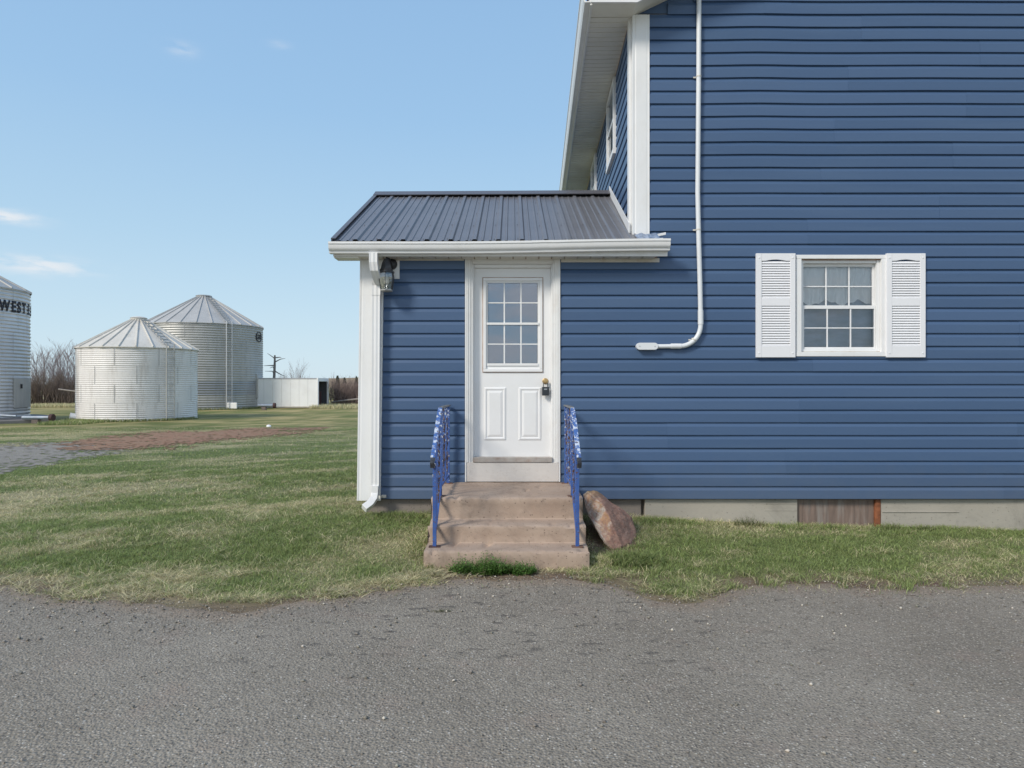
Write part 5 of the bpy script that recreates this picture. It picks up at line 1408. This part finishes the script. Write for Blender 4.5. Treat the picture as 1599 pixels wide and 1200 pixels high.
for ch, px, sx_ in (('W', 7.3, 1.0), ('E', 21.5, 1.), ('S', 29.7, 1.), ('T', 37.3, 1.), ('E', 44.4, 1.), ('E', 49.6, 1.)):
    wrap(ch, binL, CLR, bin_angle(CLX, CLY, CLR, px), zc, .60, LETTER, 'letter', sx_ * (.74 if ch == 'W' else .84), .022)
aE = bin_angle(CLX, CLY, CLR, 49.6)
wrap('L', binL, CLR, aE + .17, zc, .60, LETTER, 'letter', .84, .022)
# round emblem on the tall bin
aB = bin_angle(-19.65, 43.3, 3.53, 404.6); zE = PZ(524.5, 42.0); mb = MB(); n = 28
for (r0, r1) in ((.285, .335),):
    for i in range(n):
        t0 = 2 * math.pi * i / n
        for r_ in (r0, r1):
            for d in (.0, .02): aa = aB + r_ * 1.35 * math.cos(t0) / 3.53; rr = 3.53 + .018 + d; mb.v.append((rr * math.cos(aa), rr * math.sin(aa), zE + r_ * math.sin(t0) * 1.0))
    for i in range(n):
        j = (i + 1) % n; mb.f += [(4 * i + 1, 4 * j + 1, 4 * j + 3, 4 * i + 3), (4 * i, 4 * i + 2, 4 * j + 2, 4 * j), (4 * i + 2, 4 * i + 3, 4 * j + 3, 4 * j + 2), (4 * i, 4 * j, 4 * j + 1, 4 * i + 1)]
mb.build('emblem_ring', LETTER, binT)
for ch, dx in (('G', -.17), ('S', .03), ('I', .19)): wrap(ch, binT, 3.53, aB + dx * 1.3 / 3.53, zE, .40, LETTER, 'emblem_letter', 1.2, .008, .035)

# ================================================================== CONTAINER
cY = 43.0
ct = thing('shipping_container', 'long white box container with its right end open and dark inside', 'container', (PX(460, cY), cY, 0))
X_ = lambda px: PX(px, cY) - ct.location.x
zb, zt = .05, PZ(590.5, cY)
xl, xm = X_(385), X_(495)
npn = 8; dp = 2.45
for i in range(npn): boxo('side_panel', TRAILW, ct, xl + (xm - xl) * i / npn + .004, xl + (xm - xl) * (i + 1) / npn - .004, 0, .05, zb + .09, zt - .06, .006)
boxo('top_rail', simple('rail_grey', (.45, .46, .50), .5), ct, xl, xm, -.03, .05, zt - .059, zt, .01); boxo('bottom_rail', AGEDW, ct, xl, xm, -.02, .05, zb, zb + .088, .01)
boxo('corner_post', TRAILW, ct, xm + .001, xm + .10, -.03, .14, zb, zt, .01); boxo('corner_post', TRAILW, ct, xm + .001, xm + .10, dp - .12, dp, zb, zt, .01)
boxo('door_header', TRAILW, ct, xm + .001, xm + .09, .141, dp - .121, zt - .22, zt, .01); boxo('door_sill', AGEDW, ct, xm + .001, xm + .09, .141, dp - .121, zb, zb + .10, .01)
boxo('back_panel', DARKIN, ct, xl, xm, dp - .05, dp, zb, zt - .07); boxo('roof', TRAILW, ct, xl, xm, .051, dp, zt - .05, zt - .005); boxo('floor', DARKIN, ct, xl, xm, .051, dp - .051, zb, zb + .06); boxo('end_panel', TRAILW, ct, xl - .05, xl - .005, 0, dp, zb, zt - .06)
boxo('inner_box', MAROON, ct, xm - 1.2, xm - .3, .6, dp - .3, zb + .061, zb + 1.0, .02)

# ================================================================== TREES AND BRUSH
def limb(mb, p, d, l, r_, depth, rnd, kids=3, spread=.7, n=3, upb=.25):
    segs = 3 if depth > 1 else 2; pts = [p]; q = Vector(p); dd = Vector(d)
    for i in range(segs):
        dd = (dd + Vector((rnd.uniform(-1, 1), rnd.uniform(-1, 1), rnd.uniform(-.4, 1))) * .13).normalized(); q = q + dd * l / segs; pts.append(q.copy())
    rs = [r_ * (1 - .45 * i / segs) for i in range(segs + 1)]; mb.tube(pts, rs, n, False)
    if depth <= 0: return
    for k in range(kids):
        t_ = rnd.uniform(.35, 1.0) if k else 1.0; i = min(segs - 1, int(t_ * segs)); b_ = pts[i].lerp(pts[i + 1], t_ * segs - i)
        nd = (dd + Vector((rnd.uniform(-1, 1), rnd.uniform(-1, 1), rnd.uniform(-.2, .8) + upb)) * spread).normalized()
        limb(mb, b_, nd, l * rnd.uniform(.5, .75), r_ * .55, depth - 1, rnd, kids, spread, n, upb)
def bare_tree(x, y, h, label, seed, group, spread=.55, r0=.05, tm=BARK, cm=TWIGP):
    rnd = random.Random(seed); t_ = thing('bare_tree', label, 'tree', (x, y, 0), group=group)
    mt = MB(); mc = MB(); pts = [Vector((0, 0, -.1))]; q = Vector((0, 0, 0)); n = 6
    for i in range(n):
        q = q + Vector((rnd.uniform(-.05, .05) * h * .3, rnd.uniform(-.05, .05), h * .85 / n)); pts.append(q.copy())
    mt.tube(pts, [r0 * (1 - .8 * i / n) for i in range(n + 1)], 6)
    mt.build('trunk', tm, t_)
    for i in range(26):
        u = rnd.uniform(.25, 1.); j = min(n - 1, int(u * n)); b_ = pts[j].lerp(pts[j + 1], u * n - j); a = rnd.uniform(0, 6.28)
        limb(mc, b_, Vector((math.cos(a) * spread, math.sin(a) * spread, .8)).normalized(), h * rnd.uniform(.18, .34) * (1.2 - .6 * u), r0 * .26, 2, rnd, 3, .55)
    mc.build('crown', cm, t_); return t_
tl = ['leftmost bare tree of the row beyond the lawn, just right of the lettered bin', 'tall thin bare tree second in the row between the bins', 'bare tree with a fuller crown in the middle of the row', 'bare tree leaning over the brush in the row', 'tall bare tree near the small pale bin', 'last bare tree of the row, touching the edge of the small pale bin']
for i, (px, top) in enumerate(((58, 556), (70, 545), (84, 548), (97, 543), (109, 546), (121, 549))):
    Y = 50 + (i * 37 % 5); bare_tree(PX(px, Y), Y, PZ(top, Y) * 1.02, tl[i], 40 + i, 'bare trees beyond the lawn between the bins', .5, .06)
for i, (px, top, lab) in enumerate(((458, 572, 'small bare tree poking above the white container, left of its pair'), (471, 570, 'small bare tree poking above the white container, right of its pair'), (443, 582, 'low bare sapling above the white container near the dead trunk'))):
    Y = 52.; bare_tree(PX(px, Y), Y, PZ(top, Y), lab, 70 + i, 'bare saplings behind the container', .4, .03)
# dead tree
Y = 48.; dt = thing('dead_tree', 'dead broken tree trunk with a few bare stubs behind the white container', 'tree', (PX(429, Y), Y, 0)); mb = MB(); tp = PZ(555, Y)
pts = [(0, 0, -.1), (.01, 0, tp * .3), (-.02, 0, tp * .55), (.02, 0, tp * .8), (.03, 0, tp)]; mb.tube(pts, [.14, .12, .10, .085, .06], 8); mb.build('trunk', BARK, dt)
P = lambda px, py: (PX(px, Y) - dt.location.x, 0, PZ(py, Y))
for bp in ([P(429, 560), P(424, 557), P(418, 552)], [P(431, 565), P(437, 561), P(446, 560)], [P(427, 571), P(420, 571), P(412, 571.5)], [P(428, 583), P(424, 580), P(414, 580)], [P(430, 559), P(436, 558), P(440, 559)], [P(430, 580), P(437, 585), P(446, 588)], [P(428, 575), P(425, 573), P(422, 575)]):
    mb = MB(); bp[1] = (bp[1][0], .2, bp[1][2]); mb.tube(bp, [.045, .03, .012], 5); mb.build('branch', BARK, dt)
def thicket(name, label, x0, x1, y0, y1, hfun, n, mat, seed, r0=.014, kids=3, depth=2, lean=.35):
    rnd = random.Random(seed); mb = MB()
    for i in range(n):
        x = rnd.uniform(x0, x1); y = rnd.uniform(y0, y1); h = hfun(x) * rnd.uniform(.45, 1.0)
        limb(mb, Vector((x, y, -.05)), Vector((rnd.uniform(-lean, lean), rnd.uniform(-lean, lean), 1)).normalized(), h * .62, r0, depth, rnd, kids, .75)
    o = mb.build(name, mat, None); return setp(o, label, 'brush', kind='stuff')
thicket('thicket', 'dense brown leafless brush along the far lawn edge between the bins', PX(30, 48), PX(140, 48), 46.3, 49.5, lambda x: 1.9 + .5 * math.sin(x * 1.3), 420, TWIGD, 5, .022)
thicket('thicket', 'taller grey-purple leafless scrub behind the dense brush', PX(30, 50), PX(140, 50), 49.8, 53, lambda x: 2.9 + .4 * math.sin(x * .9 + 2), 260, TWIGP, 6, .016)
thicket('thicket', 'reddish grey scrub at the right of the container', PX(517, 46), PX(600, 46), 45.5, 50, lambda x: 1.75 + .2 * math.sin(x * 2.), 700, TWIG, 8, .018)
thicket('thicket', 'low dry scrub behind the white container', PX(405, 50), PX(520, 50), 47, 51, lambda x: 1.9, 110, TWIGP, 9, .010)
Y = 45.2; mb = MB(); mb.tube([(PX(520, Y), Y, PZ(628, Y)), (PX(545, Y), Y - .3, PZ(625, Y)), (PX(585, Y), Y - .5, PZ(621, Y))], [.05, .06, .07], 7)
setp(mb.build('fallen_log', BARK, None), 'pale fallen log lying across the scrub right of the container', 'log')
Y = 46.0; mb = MB(); mb.tube([(PX(92, Y), Y, PZ(608, Y)), (PX(110, Y), Y - .2, PZ(610, Y)), (PX(135, Y), Y - .3, PZ(613, Y))], [.045, .05, .055], 7)
setp(mb.build('fallen_log', BARK, None), 'pale broken branch lying across the brown brush between the bins', 'log')
def spruce(px, top, Y, wpx, label):
    h = PZ(top, Y); t_ = thing('spruce_tree', label, 'tree', (PX(px, Y), Y, 0), group='small dark spruces on the horizon'); MB().tube([(0, 0, -.1), (0, 0, h * .9)], [.12, .03], 6).build('trunk', BARK, t_)
    mb = MB(); rnd = random.Random(px); w = wpx * Y / FPX / 2
    for i in range(420):
        u = rnd.random() ** .8; a = rnd.uniform(0, 6.28); r_ = w * (1 - u) ** .7 * rnd.uniform(.3, 1.05) + .05; z = h * (.08 + .92 * u); s = .22 * (1.2 - u * .7)
        c = Vector((math.cos(a) * r_, math.sin(a) * r_, z)); d = Vector((math.cos(a), math.sin(a), -.3)) * s; e_ = Vector((-math.sin(a), math.cos(a), 0)) * s * .5
        mb.add([c - d * .3 - e_, c - d * .3 + e_, c + d, c + Vector((0, 0, s * .7))], [(0, 1, 2), (0, 2, 3), (1, 3, 2)])
    mb.build('crown', EVERG, t_)
spruce(527.5, 587, 110., 9, 'larger dark spruce on the horizon just right of the container'); spruce(538.5, 590, 112., 8, 'smaller dark spruce on the horizon next to the larger one')
spruce(557, 588, 150., 7, 'far dark spruce on the horizon beside the porch corner trim')
# pale dry grass at the foot of the brush
def strip(name, label, xa, xb, ya, yb, n, h0, h1, g, w=.02):
    x = rng.uniform(xa, xb, n); y = rng.uniform(ya, yb, n)
    col = grass_col(np.full(n, g), n); V, Lp, S, T = blades((x, y, np.zeros(n)), rng.uniform(h0, h1, n), np.full(n, w), rng.uniform(.2, .9, n), col)
    setp(link(name, array_mesh(name, V, Lp, S, BLADE, T), None), label, None, kind='stuff')
strip('dry_grass', 'dry straw grass at the foot of the brush between the bins', PX(40, 45), PX(130, 45), 44.0, 46.5, 5000, .10, .35, .0)
strip('dry_grass', 'dry straw grass at the foot of the container and scrub', PX(490, 43), PX(590, 43), 41.8, 46., 5000, .08, .38, .0)
strip('weedy_grass', 'weedy green grass around the concrete pad of the lettered bin', PX(70, 26), PX(135, 26), 25.5, 28.5, 3500, .05, .20, .8, .015)
def ring(label, cx, cy, r_, n, hh):
    a = rng.uniform(math.pi, 2 * math.pi, n); q_ = r_ + np.abs(rng.normal(0, .12, n)); x = cx + q_ * np.cos(a); y = cy + q_ * np.sin(a)
    V, Lp, S, T = blades((x, y, np.zeros(n)), rng.uniform(.05, hh, n), np.full(n, .02), rng.uniform(.2, 1., n), grass_col(np.full(n, .75), n) * .75)
    setp(link('weedy_grass', array_mesh('weedy_grass', V, Lp, S, BLADE, T), None), label, None, kind='stuff')
ring('darker grass at the foot of the small pale bin', -16.5, 30.0, 2.42, 2600, .17); ring('darker grass at the foot of the tall bin', -19.65, 43.3, 3.6, 2600, .2)
# small things on the far lawn
o = MB().lathe([(0, 0), (.12, 0), (.15, .02), (.16, .30), (.17, .31), (.0, .31)], (0, 0, 0), 16).build('bucket', TRAILW, None, smooth=True); o.location = (PX(122.5, 28.6), 28.6, .12); o.rotation_euler = (R(78), 0, R(-60)); setp(o, 'white bucket lying beside the small pale bin', 'bucket')
bm = bmesh.new(); bmesh.ops.create_icosphere(bm, subdivisions=2, radius=.09)
for v in bm.verts: v.co *= 1 + .3 * mnoise.noise(v.co * 9); v.co.z *= .7
me = bpy.data.meshes.new('stone'); bm.to_mesh(me); bm.free(); me.materials.append(TRAILW); o = link('stone', me, None); o.location = (PX(420, 24.2), 24.2, .03); setp(o, 'pale stone lying on the lawn by the red dirt strip', 'stone')
